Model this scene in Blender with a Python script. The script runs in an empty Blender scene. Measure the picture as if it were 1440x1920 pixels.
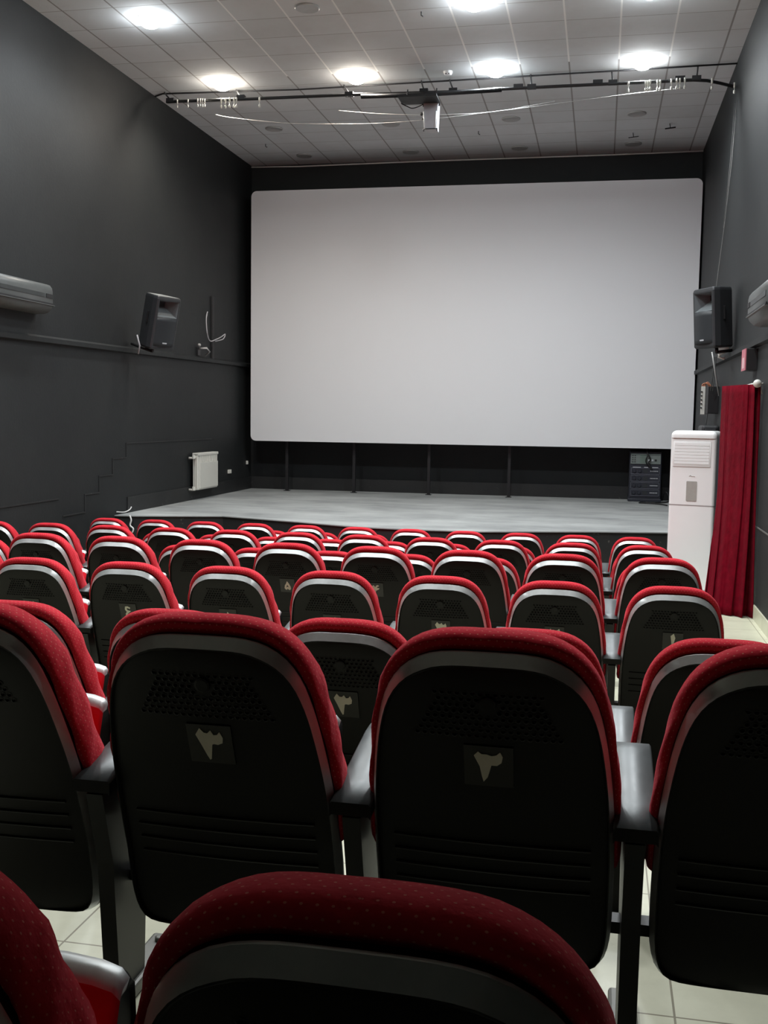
import bpy, bmesh, math, random
from mathutils import Vector, Matrix
random.seed(7)
sc = bpy.context.scene
COL = sc.collection

# ------------------------------------------------------------ camera, world, exposure
cd = bpy.data.cameras.new('camera')
cd.sensor_fit = 'VERTICAL'; cd.sensor_height = 24.0; cd.lens = 24.643
cd.clip_start = 0.02; cd.clip_end = 100
cam = bpy.data.objects.new('camera', cd); COL.objects.link(cam)
RGT = Vector((0.97943987, 0.20120588, 0.01461931))
DWN = Vector((0.03261389, -0.08641158, -0.99572555))
FWD = Vector((-0.19908256, 0.9757301, -0.09119705))
cam.matrix_world = Matrix(((RGT.x, -DWN.x, -FWD.x, 0), (RGT.y, -DWN.y, -FWD.y, 0), (RGT.z, -DWN.z, -FWD.z, 0), (0, 0, 0, 1)))
sc.camera = cam
w = bpy.data.worlds.new('world'); sc.world = w; w.use_nodes = True
w.node_tree.nodes['Background'].inputs[0].default_value = (0.02, 0.02, 0.022, 1)
w.node_tree.nodes['Background'].inputs[1].default_value = 0.5
sc.view_settings.view_transform = 'Standard'
sc.view_settings.look = 'None'
sc.view_settings.gamma = 1.0
sc.view_settings.use_curve_mapping = False
sc.view_settings.exposure = 0.0
LAMP_WATT = 152.0
MIDDLE_WATT = 300.0
NARROW_WATT = 260.0   # unseen recessed lamps added to brighten the seats
REAR_WATT = 85.0
POINT_WATT = 3.0
DOME = 80.0          # emission of a lit lamp's lens
COOL = (0.88, 0.95, 1.0); WARM = (1.0, 0.91, 0.80); NEUT = (0.95, 0.98, 1.0)

# ------------------------------------------------------------ room sizes (m, camera at the origin)
WL, WR, ZC, YB, YF = -5.836, 1.402, 4.109, 17.16, -2.6
SZ = -1.27                       # stage top
TIERS = [(YF, 2.78, -1.36), (2.78, 4.66, -1.59), (4.66, 6.98, -1.76), (6.98, 9.16, -1.95), (9.16, 11.10, -2.13), (11.10, 12.6, -2.27)]
def floor_z(y):
    for a, b, z in TIERS:
        if y < b: return z
    return TIERS[-1][2]

# ------------------------------------------------------------ materials
MATS = {}
def nodes_of(name):
    m = bpy.data.materials.new(name); m.use_nodes = True
    nt = m.node_tree; b = nt.nodes['Principled BSDF']
    MATS[name] = m
    return m, nt, b
def N(nt, t, **kw):
    n = nt.nodes.new(t)
    for k, v in kw.items(): setattr(n, k, v)
    return n
def math_n(nt, op, a, b=None, c=None):
    n = N(nt, 'ShaderNodeMath', operation=op)
    for i, v in enumerate((a, b, c)):
        if v is None: continue
        if hasattr(v, 'is_linked') or hasattr(v, 'links'): nt.links.new(v, n.inputs[i])
        else: n.inputs[i].default_value = v
    return n.outputs[0]
def mixc(nt, fac, a, b):
    n = N(nt, 'ShaderNodeMix', data_type='RGBA')
    for sock, v in ((n.inputs['Factor'], fac), (n.inputs[6], a), (n.inputs[7], b)):
        if hasattr(v, 'links'): nt.links.new(v, sock)
        elif isinstance(v, (int, float)): sock.default_value = v
        else: sock.default_value = (*v, 1) if len(v) == 3 else v
    return n.outputs[2]
def noise(nt, scale, detail=4, vec=None, rough=0.55):
    n = N(nt, 'ShaderNodeTexNoise'); n.inputs['Scale'].default_value = scale; n.inputs['Detail'].default_value = detail
    n.inputs['Roughness'].default_value = rough
    if vec is not None: nt.links.new(vec, n.inputs['Vector'])
    return n.outputs[0]
def ramp(nt, fac, lo, hi):
    n = N(nt, 'ShaderNodeMapRange'); n.inputs[1].default_value = lo; n.inputs[2].default_value = hi
    nt.links.new(fac, n.inputs[0]); return n.outputs[0]
def objco(nt): return N(nt, 'ShaderNodeTexCoord').outputs['Object']
def bump(nt, b, h, strength=0.3, dist=0.01):
    n = N(nt, 'ShaderNodeBump'); n.inputs['Strength'].default_value = strength; n.inputs['Distance'].default_value = dist
    nt.links.new(h, n.inputs['Height']); nt.links.new(n.outputs[0], b.inputs['Normal'])
def mat(name, col, rough=0.5, metal=0.0, var=0.12, scale=20.0, spec=0.5, emit=None, estr=0.0, coat=0.0):
    m, nt, b = nodes_of(name)
    b.inputs['Roughness'].default_value = rough; b.inputs['Metallic'].default_value = metal
    b.inputs['Specular IOR Level'].default_value = spec
    b.inputs['Coat Weight'].default_value = coat
    co = objco(nt)
    f = noise(nt, scale, 4, co)
    c = mixc(nt, f, tuple(x * (1 - var) for x in col), tuple(min(1, x * (1 + var)) for x in col))
    nt.links.new(c, b.inputs['Base Color'])
    if emit: b.inputs['Emission Color'].default_value = (*emit, 1); b.inputs['Emission Strength'].default_value = estr
    return m

def m_wall():
    m, nt, b = nodes_of('black_wall_paint')
    co = objco(nt)
    f = ramp(nt, noise(nt, 0.7, 5, co), 0.35, 0.7)
    f2 = ramp(nt, noise(nt, 9, 5, co), 0.3, 0.8)
    c = mixc(nt, f, (0.0100, 0.0120, 0.0130), (0.0155, 0.0178, 0.0182))
    c = mixc(nt, math_n(nt, 'MULTIPLY', f2, 0.25), c, (0.026, 0.027, 0.027))
    nt.links.new(c, b.inputs['Base Color'])
    b.inputs['Roughness'].default_value = 0.62; b.inputs['Specular IOR Level'].default_value = 0.35
    bump(nt, b, noise(nt, 30, 4, co), 0.12, 0.01)
    return m
def m_panel():
    m, nt, b = nodes_of('black_skirting_paint')
    co = objco(nt)
    f = ramp(nt, noise(nt, 3, 6, co), 0.3, 0.7)
    c = mixc(nt, f, (0.015, 0.016, 0.017), (0.022, 0.023, 0.023))
    # paint chips; the pale specks also stand in for edges catching light
    g = ramp(nt, noise(nt, 14, 8, co, 0.75), 0.62, 0.66)
    c = mixc(nt, math_n(nt, 'MULTIPLY', g, 0.4), c, (0.22, 0.215, 0.20))
    nt.links.new(c, b.inputs['Base Color'])
    b.inputs['Roughness'].default_value = 0.5; b.inputs['Specular IOR Level'].default_value = 0.4
    return m
def m_ceiling():
    m, nt, b = nodes_of('ceiling_tiles')
    co = objco(nt)
    sep = N(nt, 'ShaderNodeSeparateXYZ'); nt.links.new(co, sep.inputs[0])
    x = math_n(nt, 'DIVIDE', math_n(nt, 'ADD', sep.outputs[0], 3.32 + 0.565 * 20), 0.565)
    y = math_n(nt, 'DIVIDE', math_n(nt, 'ADD', sep.outputs[1], -10.91 + 0.545 * 40), 0.545)
    fx = math_n(nt, 'ABSOLUTE', math_n(nt, 'SUBTRACT', math_n(nt, 'FRACT', math_n(nt, 'ADD', x, 0.5)), 0.5))
    fy = math_n(nt, 'ABSOLUTE', math_n(nt, 'SUBTRACT', math_n(nt, 'FRACT', math_n(nt, 'ADD', y, 0.5)), 0.5))
    lx = math_n(nt, 'LESS_THAN', fx, 0.017); ly = math_n(nt, 'LESS_THAN', fy, 0.010)
    cmb = N(nt, 'ShaderNodeCombineXYZ')
    nt.links.new(math_n(nt, 'FLOOR', x), cmb.inputs[0]); nt.links.new(math_n(nt, 'FLOOR', y), cmb.inputs[1])
    wn = N(nt, 'ShaderNodeTexWhiteNoise'); nt.links.new(cmb.outputs[0], wn.inputs[0])
    c = mixc(nt, wn.outputs[0], (0.60, 0.62, 0.625), (0.66, 0.68, 0.69))
    st = ramp(nt, noise(nt, 1.3, 6, co, 0.7), 0.45, 0.75)
    c = mixc(nt, math_n(nt, 'MULTIPLY', st, 0.30), c, (0.42, 0.40, 0.37))
    c = mixc(nt, ly, c, (0.34, 0.33, 0.31))
    # white bars in the middle, darker ones at both sides and near the screen
    xx = math_n(nt, 'GREATER_THAN', sep.outputs[0], -4.1)
    yy = math_n(nt, 'LESS_THAN', sep.outputs[1], 12.75)
    xr = math_n(nt, 'LESS_THAN', sep.outputs[0], 0.9)
    new = math_n(nt, 'MULTIPLY', math_n(nt, 'MULTIPLY', xx, yy), xr)
    bar = mixc(nt, new, (0.30, 0.29, 0.28), (0.86, 0.86, 0.84))
    c = mixc(nt, lx, c, bar)
    nt.links.new(c, b.inputs['Base Color'])
    b.inputs['Roughness'].default_value = 0.85
    bump(nt, b, noise(nt, 90, 3, co), 0.25, 0.004)
    return m
def m_tile():
    m, nt, b = nodes_of('cream_floor_tiles')
    co = objco(nt)
    sep = N(nt, 'ShaderNodeSeparateXYZ'); nt.links.new(co, sep.inputs[0])
    def line(s, off, per, th):
        v = math_n(nt, 'DIVIDE', math_n(nt, 'ADD', s, off + per * 60), per)
        return math_n(nt, 'LESS_THAN', math_n(nt, 'ABSOLUTE', math_n(nt, 'SUBTRACT', math_n(nt, 'FRACT', v), 0.5)), th)
    l = math_n(nt, 'MAXIMUM', line(sep.outputs[0], -0.02, 0.38, 0.007), line(sep.outputs[1], 0.09, 0.38, 0.007))
    n1 = ramp(nt, noise(nt, 2.2, 7, co, 0.7), 0.4, 0.7)
    c = mixc(nt, n1, (0.60, 0.60, 0.46), (0.50, 0.50, 0.375))
    n2 = ramp(nt, noise(nt, 7, 8, co, 0.8), 0.62, 0.78)
    c = mixc(nt, math_n(nt, 'MULTIPLY', n2, 0.6), c, (0.34, 0.32, 0.22))
    c = mixc(nt, l, c, (0.22, 0.20, 0.14))
    nt.links.new(c, b.inputs['Base Color']); b.inputs['Roughness'].default_value = 0.35
    return m
def m_stage():
    m, nt, b = nodes_of('grey_stage_covering')
    co = objco(nt)
    mp = N(nt, 'ShaderNodeMapping'); mp.inputs['Scale'].default_value = (0.5, 0.9, 1); nt.links.new(co, mp.inputs[0])
    f = ramp(nt, noise(nt, 1.6, 8, mp.outputs[0], 0.65), 0.3, 0.7)
    c = mixc(nt, f, (0.19, 0.20, 0.20), (0.41, 0.425, 0.42))
    g = ramp(nt, noise(nt, 6, 9, mp.outputs[0], 0.8), 0.62, 0.72)
    c = mixc(nt, math_n(nt, 'MULTIPLY', g, 0.6), c, (0.12, 0.125, 0.12))
    mp2 = N(nt, 'ShaderNodeMapping'); mp2.inputs['Rotation'].default_value = (0, 0, 0.5); mp2.inputs['Scale'].default_value = (1, 9, 1); nt.links.new(co, mp2.inputs[0])
    s = ramp(nt, noise(nt, 2.4, 7, mp2.outputs[0], 0.75), 0.70, 0.74)
    c = mixc(nt, math_n(nt, 'MULTIPLY', s, 0.5), c, (0.62, 0.64, 0.62))
    nt.links.new(c, b.inputs['Base Color']); b.inputs['Roughness'].default_value = 0.7
    bump(nt, b, f, 0.2, 0.02)
    return m
def m_fabric(name, base, dark, dots=True):
    m, nt, b = nodes_of(name)
    uv = N(nt, 'ShaderNodeUVMap').outputs[0]
    sep = N(nt, 'ShaderNodeSeparateXYZ'); nt.links.new(uv, sep.inputs[0])
    co = objco(nt)
    f = ramp(nt, noise(nt, 14, 5, co), 0.3, 0.7)
    c = mixc(nt, f, dark, base)
    if dots:
        v = math_n(nt, 'DIVIDE', sep.outputs[1], 0.0125)
        row = math_n(nt, 'MODULO', math_n(nt, 'ADD', math_n(nt, 'FLOOR', v), 40), 2)
        u = math_n(nt, 'ADD', math_n(nt, 'DIVIDE', sep.outputs[0], 0.0142), math_n(nt, 'MULTIPLY', row, 0.5))
        du = math_n(nt, 'SUBTRACT', math_n(nt, 'FRACT', math_n(nt, 'ADD', u, 50)), 0.5)
        dv = math_n(nt, 'SUBTRACT', math_n(nt, 'FRACT', math_n(nt, 'ADD', v, 50)), 0.5)
        d = math_n(nt, 'SQRT', math_n(nt, 'ADD', math_n(nt, 'MULTIPLY', du, du), math_n(nt, 'MULTIPLY', dv, dv)))
        c = mixc(nt, math_n(nt, 'MULTIPLY', math_n(nt, 'LESS_THAN', d, 0.11), 0.42), c, (0.80, 0.42, 0.30))
    nt.links.new(c, b.inputs['Base Color'])
    b.inputs['Roughness'].default_value = 0.9; b.inputs['Specular IOR Level'].default_value = 0.12 if dots else 0.03
    b.inputs['Sheen Weight'].default_value = 0.25 if dots else 0.10; b.inputs['Sheen Roughness'].default_value = 0.4
    b.inputs['Sheen Tint'].default_value = (1.0, 0.25, 0.3, 1)
    bump(nt, b, noise(nt, 25, 4, co), 0.35, 0.01)
    return m
def m_smudged(name, col, metal, rough):
    m, nt, b = nodes_of(name)
    co = objco(nt)
    f = ramp(nt, noise(nt, 16, 7, co, 0.7), 0.35, 0.7)
    c = mixc(nt, f, tuple(x * 0.86 for x in col), col)
    nt.links.new(c, b.inputs['Base Color'])
    nt.links.new(math_n(nt, 'ADD', math_n(nt, 'MULTIPLY', f, 0.14), rough), b.inputs['Roughness'])
    b.inputs['Metallic'].default_value = metal
    return m

M_WALL = m_wall(); M_PANEL = m_panel(); M_CEIL = m_ceiling(); M_TILE = m_tile(); M_STAGE = m_stage()
M_RED = m_fabric('red_dotted_fabric', (0.60, 0.024, 0.040), (0.47, 0.015, 0.028))
M_CURT = m_fabric('dark_red_velvet', (0.135, 0.002, 0.009), (0.085, 0.0015, 0.006), False)
M_SHELL = mat('black_seat_plastic', (0.0052, 0.0046, 0.0036), 0.45, 0, 0.15, 12, 0.22)
M_RIM = m_smudged('silver_edge_plastic', (0.66, 0.69, 0.685), 0.58, 0.32)
M_ARM = m_smudged('silver_grey_armrest', (0.12, 0.135, 0.137), 0.35, 0.34)
M_VOID = mat('black_cloth_hole_shade', (0.004, 0.004, 0.004), 0.95, 0, 0.1, 20, 0.1)
M_LEG = mat('dark_grey_leg_paint', (0.010, 0.010, 0.0095), 0.45, 0.2)
M_DIGIT = mat('cream_digit', (0.62, 0.60, 0.48), 0.6)
M_PLATE = mat('dark_olive_plate', (0.010, 0.0085, 0.005), 0.4)
M_SCREEN = mat('white_screen_cloth', (0.79, 0.80, 0.82), 0.9, 0, 0.012, 0.8, 0.1)
M_BLACK = mat('matt_black', (0.012, 0.012, 0.013), 0.6)
M_BLACKM = mat('black_metal', (0.022, 0.022, 0.024), 0.45, 0.3)
M_SPK = mat('charcoal_speaker_plastic', (0.035, 0.037, 0.04), 0.5)
M_SPKL = mat('speaker_top_lit_grey', (0.30, 0.31, 0.30), 0.5)
M_HORN = mat('grey_horn_plastic', (0.13, 0.145, 0.15), 0.45)
M_GRILLE = mat('black_grille', (0.022, 0.026, 0.030), 0.55)
M_WHITE = mat('glossy_white_plastic', (0.84, 0.85, 0.84), 0.28, 0, 0.02, 5, 0.5, coat=0.3)
M_LILAC = mat('casing_side_shade_lilac', (0.36, 0.35, 0.41), 0.5)
M_GLASSY = mat('grey_display', (0.36, 0.36, 0.33), 0.25)
M_CHROME = mat('chrome', (0.7, 0.7, 0.7), 0.15, 1.0, 0.05)
M_ENAMEL = mat('white_enamel', (0.70, 0.70, 0.64), 0.4, 0, 0.03, 5)
M_CORD = mat('white_cord', (0.75, 0.75, 0.73), 0.7)
M_ROPE = mat('grey_rope', (0.30, 0.30, 0.29), 0.8)
M_WALLAC = mat('dark_grey_air_conditioner', (0.085, 0.092, 0.09), 0.38)
M_WALLAC2 = mat('darker_grey_strip', (0.030, 0.034, 0.034), 0.35)
M_RACK = mat('navy_black_case', (0.020, 0.023, 0.034), 0.5)
M_RACKP = mat('grey_green_panel', (0.16, 0.19, 0.18), 0.5)
M_RACKL = mat('pale_print', (0.55, 0.57, 0.60), 0.5)
M_PINK = mat('faded_pink_plate', (0.55, 0.17, 0.21), 0.5)
M_RING = mat('lamp_trim_grey', (0.42, 0.42, 0.41), 0.35, 0.3)
M_HOLE = mat('lamp_inside_dark', (0.10, 0.10, 0.10), 0.6)
M_PALE = mat('pale_grey_housing', (0.46, 0.45, 0.47), 0.4)
M_COPPER = mat('copper_wire', (0.55, 0.22, 0.12), 0.5)
def lamp_mat(name, col, st):
    m = mat(name, (0.9, 0.9, 0.9), 0.4, emit=col, estr=st); return m
M_LIT = {'cool': lamp_mat('lit_lens_cool', COOL, DOME), 'warm': lamp_mat('lit_lens_warm', WARM, DOME), 'neut': lamp_mat('lit_lens_neutral', NEUT, DOME)}

# ------------------------------------------------------------ helpers
def link_mesh(name, bm, mats, parent=None, smooth=False, loc=None):
    me = bpy.data.meshes.new(name); bm.normal_update(); bm.to_mesh(me); bm.free()
    for m in (mats if isinstance(mats, (list, tuple)) else [mats]): me.materials.append(m)
    o = bpy.data.objects.new(name, me); COL.objects.link(o)
    if parent: o.parent = parent
    if loc is not None: o.location = loc
    if smooth:
        for p in me.polygons: p.use_smooth = True
        try: me.set_sharp_from_angle(angle=math.radians(38))
        except Exception: pass
    return o
def thing(name, label, cat, loc=(0, 0, 0), rz=0.0, group=None):
    o = bpy.data.objects.new(name, None); COL.objects.link(o); o.empty_display_size = 0.1
    o.location = loc; o.rotation_euler = (0, 0, rz)
    o['label'] = label; o['category'] = cat
    if group: o['group'] = group
    return o
def tag(o, label, cat, group=None):
    o['label'] = label; o['category'] = cat
    if group: o['group'] = group
    return o
def struct(name, bm, m, smooth=False):
    o = link_mesh(name, bm, m, None, smooth); o['kind'] = 'structure'; return o
def box(bm, a, b, mi=0, bev=0.0, seg=2):
    x0, y0, z0 = a; x1, y1, z1 = b
    vs = [bm.verts.new(p) for p in ((x0, y0, z0), (x1, y0, z0), (x1, y1, z0), (x0, y1, z0), (x0, y0, z1), (x1, y0, z1), (x1, y1, z1), (x0, y1, z1))]
    fs = [bm.faces.new([vs[i] for i in f]) for f in ((0, 3, 2, 1), (4, 5, 6, 7), (0, 1, 5, 4), (1, 2, 6, 5), (2, 3, 7, 6), (3, 0, 4, 7))]
    for f in fs: f.material_index = mi
    if bev:
        es = list({e for f in fs for e in f.edges})
        r = bmesh.ops.bevel(bm, geom=es, offset=bev, segments=seg, affect='EDGES', profile=0.5)
        for f in r['faces']: f.material_index = mi
    return vs
def tube(bm, pts, r, n=8, mi=0, cap=True):
    pts = [Vector(p) for p in pts]; rings = []
    for i, p in enumerate(pts):
        t = (pts[min(i + 1, len(pts) - 1)] - pts[max(i - 1, 0)]).normalized()
        up = Vector((0, 0, 1)) if abs(t.z) < 0.9 else Vector((1, 0, 0))
        s = t.cross(up).normalized(); u = s.cross(t).normalized()
        rings.append([bm.verts.new(p + (s * math.cos(2 * math.pi * k / n) + u * math.sin(2 * math.pi * k / n)) * r) for k in range(n)])
    for a, b in zip(rings, rings[1:]):
        for k in range(n):
            f = bm.faces.new((a[k], a[(k + 1) % n], b[(k + 1) % n], b[k])); f.material_index = mi; f.smooth = True
    if cap:
        for rg, rev in ((rings[0], False), (rings[-1], True)):
            f = bm.faces.new(rg if rev else rg[::-1]); f.material_index = mi
def smoothpts(pts, n=6):
    P = [Vector(p) for p in pts]; out = []
    for i in range(len(P) - 1):
        p0 = P[max(i - 1, 0)]; p1 = P[i]; p2 = P[i + 1]; p3 = P[min(i + 2, len(P) - 1)]
        for k in range(n):
            t = k / n
            out.append(0.5 * ((2 * p1) + (-p0 + p2) * t + (2 * p0 - 5 * p1 + 4 * p2 - p3) * t * t + (-p0 + 3 * p1 - 3 * p2 + p3) * t ** 3))
    out.append(P[-1]); return out
def lathe(bm, prof, n=24, mi=0, axis_pt=(0, 0, 0)):
    ax = Vector(axis_pt); rings = []
    for r, z in prof:
        rings.append([bm.verts.new(ax + Vector((r * math.cos(2 * math.pi * k / n), r * math.sin(2 * math.pi * k / n), z))) for k in range(n)])
    for a, b in zip(rings, rings[1:]):
        for k in range(n):
            f = bm.faces.new((a[k], a[(k + 1) % n], b[(k + 1) % n], b[k])); f.material_index = mi; f.smooth = True
    for rg in (rings[0], rings[-1]):
        f = bm.faces.new(rg); f.material_index = mi
    bmesh.ops.recalc_face_normals(bm, faces=bm.faces)
def prism(bm, poly, p0, p1, fn, mi=0):
    """poly: list of 2d points; fn(u,v,t) -> 3d"""
    a = [bm.verts.new(fn(u, v, p0)) for u, v in poly]; b = [bm.verts.new(fn(u, v, p1)) for u, v in poly]
    n = len(poly)
    for k in range(n):
        f = bm.faces.new((a[k], a[(k + 1) % n], b[(k + 1) % n], b[k])); f.material_index = mi
    f = bm.faces.new(a[::-1]); f.material_index = mi
    f = bm.faces.new(b); f.material_index = mi
def children(o, allo): return [c for c in allo if c.parent == o]
def dup(root, loc, label, kids):
    r = root.copy(); COL.objects.link(r); r.location = loc; r['label'] = label
    for ch, gk in kids:
        c = ch.copy(); COL.objects.link(c); c.parent = r
        for g in gk:
            d = g.copy(); COL.objects.link(d); d.parent = c
    return r

# ============================================================ ROOM
T = 0.25
bm = bmesh.new(); box(bm, (WL - T, YF - T, -2.9), (WL, YB + T, ZC + T)); struct('wall_left', bm, M_WALL)
bm = bmesh.new(); box(bm, (WR, YF - T, -2.9), (WR + T, YB + T, ZC + T)); struct('wall_right', bm, M_WALL)
bm = bmesh.new(); box(bm, (WL, YB, -2.9), (WR, YB + T, ZC + T)); struct('wall_back', bm, M_WALL)
bm = bmesh.new(); box(bm, (WL, YF - T, -2.9), (WR, YF, ZC + T)); struct('wall_front', bm, M_WALL)
bm = bmesh.new(); box(bm, (WL, YF, ZC), (WR, YB, ZC + 0.2)); struct('ceiling', bm, M_CEIL)
bm = bmesh.new()
prof = [(YF, -2.9)]
for a, b, z in TIERS: prof += [(a, z), (b, z)]
prof += [(TIERS[-1][1], -2.9)]
a_ = [bm.verts.new((WL, y, z)) for y, z in prof]; b_ = [bm.verts.new((WR, y, z)) for y, z in prof]
for k in range(len(prof)):
    bm.faces.new((a_[k], b_[k], b_[(k + 1) % len(prof)], a_[(k + 1) % len(prof)]))
bm.faces.new(a_[::-1]); bm.faces.new(b_)
bmesh.ops.recalc_face_normals(bm, faces=bm.faces)
struct('floor', bm, M_TILE)
# level side landing that runs on to the exit beside the lower rows
bm = bmesh.new(); box(bm, (0.705, 6.98, -2.6), (WR, 12.30, -1.76)); struct('floor_landing', bm, M_TILE)
# stage
apron = [(WL, 12.0), (-5.60, 12.02), (-4.57, 12.37), (-4.08, 12.20), (-3.48, 12.0), (-3.05, 11.82), (-2.69, 11.68), (-2.0, 11.62), (-1.28, 11.67), (-0.70, 11.87), (0.0, 12.1), (0.77, 12.27), (WR, 12.33), (WR, YB), (WL, YB)]
bm = bmesh.new(); prism(bm, apron, -2.6, SZ - 0.012, lambda u, v, t: Vector((u, v, t)))
bmesh.ops.recalc_face_normals(bm, faces=bm.faces); struct('floor_stage_front', bm, M_PANEL)
bm = bmesh.new(); prism(bm, apron, SZ - 0.012, SZ, lambda u, v, t: Vector((u, v - (0.02 if v < 13 else 0), t)))
bmesh.ops.recalc_face_normals(bm, faces=bm.faces); struct('floor_stage', bm, M_STAGE)
# picture rails
bm = bmesh.new(); prism(bm, [(0, 0.0), (0.045, 0.012), (0.045, 0.06), (0.0, 0.085)], YF, YB, lambda u, v, t: Vector((WL + u, t, 0.70 + v + 0.006 * (t - 9) * 1.4)))
bmesh.ops.recalc_face_normals(bm, faces=bm.faces); struct('trim_1', bm, M_WALL)
bm = bmesh.new(); prism(bm, [(0, 0.0), (0.045, 0.012), (0.045, 0.06), (0.0, 0.085)], YF, YB, lambda u, v, t: Vector((WR - u, t, 0.68 + v)))
bmesh.ops.recalc_face_normals(bm, faces=bm.faces); struct('trim_2', bm, M_WALL)
# cornice line over the screen
bm = bmesh.new(); tube(bm, [(WL, YB - 0.02, ZC - 0.02), (-5.0, YB - 0.02, ZC - 0.035), (-3, YB - 0.02, ZC - 0.02), (0, YB - 0.02, ZC - 0.02), (WR, YB - 0.02, ZC - 0.01)], 0.012, 6); struct('trim_3', bm, M_CORD)
# stepped skirting boards of the old stair, painted black, on the left wall
bm = bmesh.new()
poly = [(10.70, -1.16), (11.21, -1.16), (11.21, -0.955), (11.57, -0.955), (11.57, -0.76), (11.93, -0.76), (11.93, -0.565), (12.31, -0.565), (12.31, -0.385), (15.3, -0.385), (15.3, -0.40), (12.325, -0.40), (12.325, -0.58), (11.945, -0.58), (11.945, -0.775), (11.585, -0.775), (11.585, -0.97), (11.225, -0.97), (11.225, -1.175), (10.70, -1.175)]
prism(bm, poly, 0, 0.008, lambda u, v, t: Vector((WL + t, u, v)))
bmesh.ops.recalc_face_normals(bm, faces=bm.faces); struct('trim_4', bm, M_PANEL)
bm = bmesh.new(); box(bm, (WL, 12.33, SZ), (WL + 0.014, YB, -1.07)); box(bm, (WL, YF, -0.975), (WL + 0.008, 10.62, -0.96)); struct('baseboard_left', bm, M_PANEL)
bm = bmesh.new(); box(bm, (WL, YB - 0.016, SZ), (WR, YB, -1.065)); struct('baseboard_back', bm, M_PANEL)
bm = bmesh.new(); box(bm, (WR - 0.014, 4.7, -1.76), (WR, 9.88, -1.635)); struct('baseboard_right', bm, M_TILE)
bm = bmesh.new(); box(bm, (WR - 0.006, 7.0, -0.95), (WR, 9.95, -0.938)); struct('trim_5', bm, mat('pale_groove', (0.12, 0.12, 0.11), 0.6))

# ============================================================ LAMPS IN THE CEILING
def lamp(x, y, kind, label, grp, watt=None, cone=168, blend=0.75):   # ceiling fitting with its own light
    t = thing('ceiling_lamp', label, 'ceiling light', (x, y, ZC), 0, grp)
    deep = kind != 'off' and cone > 140
    bm = bmesh.new(); lathe(bm, [(0.100, -0.001), (0.128, -0.001), (0.128, -0.006), (0.122, -0.009), (0.104, -0.007)] if deep else [(0.104, -0.001), (0.128, -0.001), (0.128, -0.010), (0.118, -0.018), (0.104, -0.016)], 28)
    link_mesh('trim_ring', bm, M_WHITE if deep else M_RING, t, True)
    bm = bmesh.new()
    if deep: lathe(bm, [(0.112, -0.004), (0.116, -0.028), (0.104, -0.062), (0.066, -0.088), (0.008, -0.098)], 24)
    else: lathe(bm, [(0.103, -0.0015), (0.103, -0.006), (0.06, -0.0045), (0.03, -0.004)], 24)
    link_mesh('lens', bm, M_HOLE if kind == 'off' else (M_LIT[kind] if deep else M_LOW), t, True)
    if kind != 'off':
        ld = bpy.data.lights.new('lamp_light', 'SPOT'); ld.energy = watt or LAMP_WATT; ld.spot_size = math.radians(cone); ld.spot_blend = blend
        ld.shadow_soft_size = 0.07; ld.color = {'cool': COOL, 'warm': WARM, 'neut': NEUT}[kind]
        lo = bpy.data.objects.new('lamp_light', ld); COL.objects.link(lo); lo.parent = t; lo.location = (0, 0, -0.18)
    if deep:
        pd = bpy.data.lights.new('lamp_glow', 'POINT'); pd.energy = POINT_WATT; pd.shadow_soft_size = 0.09; pd.color = ld.color
        po = bpy.data.objects.new('lamp_glow', pd); COL.objects.link(po); po.parent = t; po.location = (0, 0, -0.22)
    return t
M_LOW = lamp_mat('lit_lens_added', NEUT, 12.0)
XS = (-4.76, -3.04, -1.35, 0.34)
names = ('closest to the left wall', 'second from the left wall', 'third from the left wall', 'closest to the right wall')
KIND = ['warm', 'warm', 'cool', 'neut']
for i, x in enumerate(XS):
    lamp(x, 12.85, KIND[i], 'lit round ceiling lamp just before the curtain rail, ' + names[i], 'lit ceiling lamps by the curtain rail')
    lamp(x, 14.98, 'off', 'unlit round ceiling lamp in first row past the curtain rail, ' + names[i], 'unlit ceiling lamps')
    lamp(x, 16.57, 'off', 'unlit round ceiling lamp in the row nearest the screen, ' + names[i], 'unlit ceiling lamps')
lamp(-4.76, 10.70, 'cool', 'lit white ceiling lamp near the left wall, high in the picture', 'lit ceiling lamps over the seats')
lamp(-3.05, 10.68, 'off', 'unlit ceiling lamp with shiny ring between two lit lamps over the seats', 'unlit ceiling lamps')
lamp(-1.36, 10.78, 'cool', 'lit white ceiling lamp over the seats at the top edge of the picture', 'lit ceiling lamps over the seats')
lamp(0.34, 10.75, 'cool', 'lit ceiling lamp over the seats beside the right wall', 'lit ceiling lamps over the seats')
for x in XS: lamp(x, 8.6, 'neut', 'unseen recessed ceiling lamp added over the middle rows', 'unseen lamps added over the middle rows', MIDDLE_WATT, 122, 0.5)  # row out of view, added to brighten middle seats and floor air conditioner
for x in XS: lamp(x, 4.3, 'neut', 'unseen recessed ceiling lamp added over the rear rows', 'unseen lamps added over the rear rows', 170.0, 74, 0.2)  # row out of view, added with a tight beam to light the near seats
for x in XS: lamp(x, 6.4, 'neut', 'unseen recessed ceiling lamp added over the cross aisle', 'unseen lamps added over the cross aisle', NARROW_WATT, 104, 0.25)  # row out of view, added to brighten the seats and floor below

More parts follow.
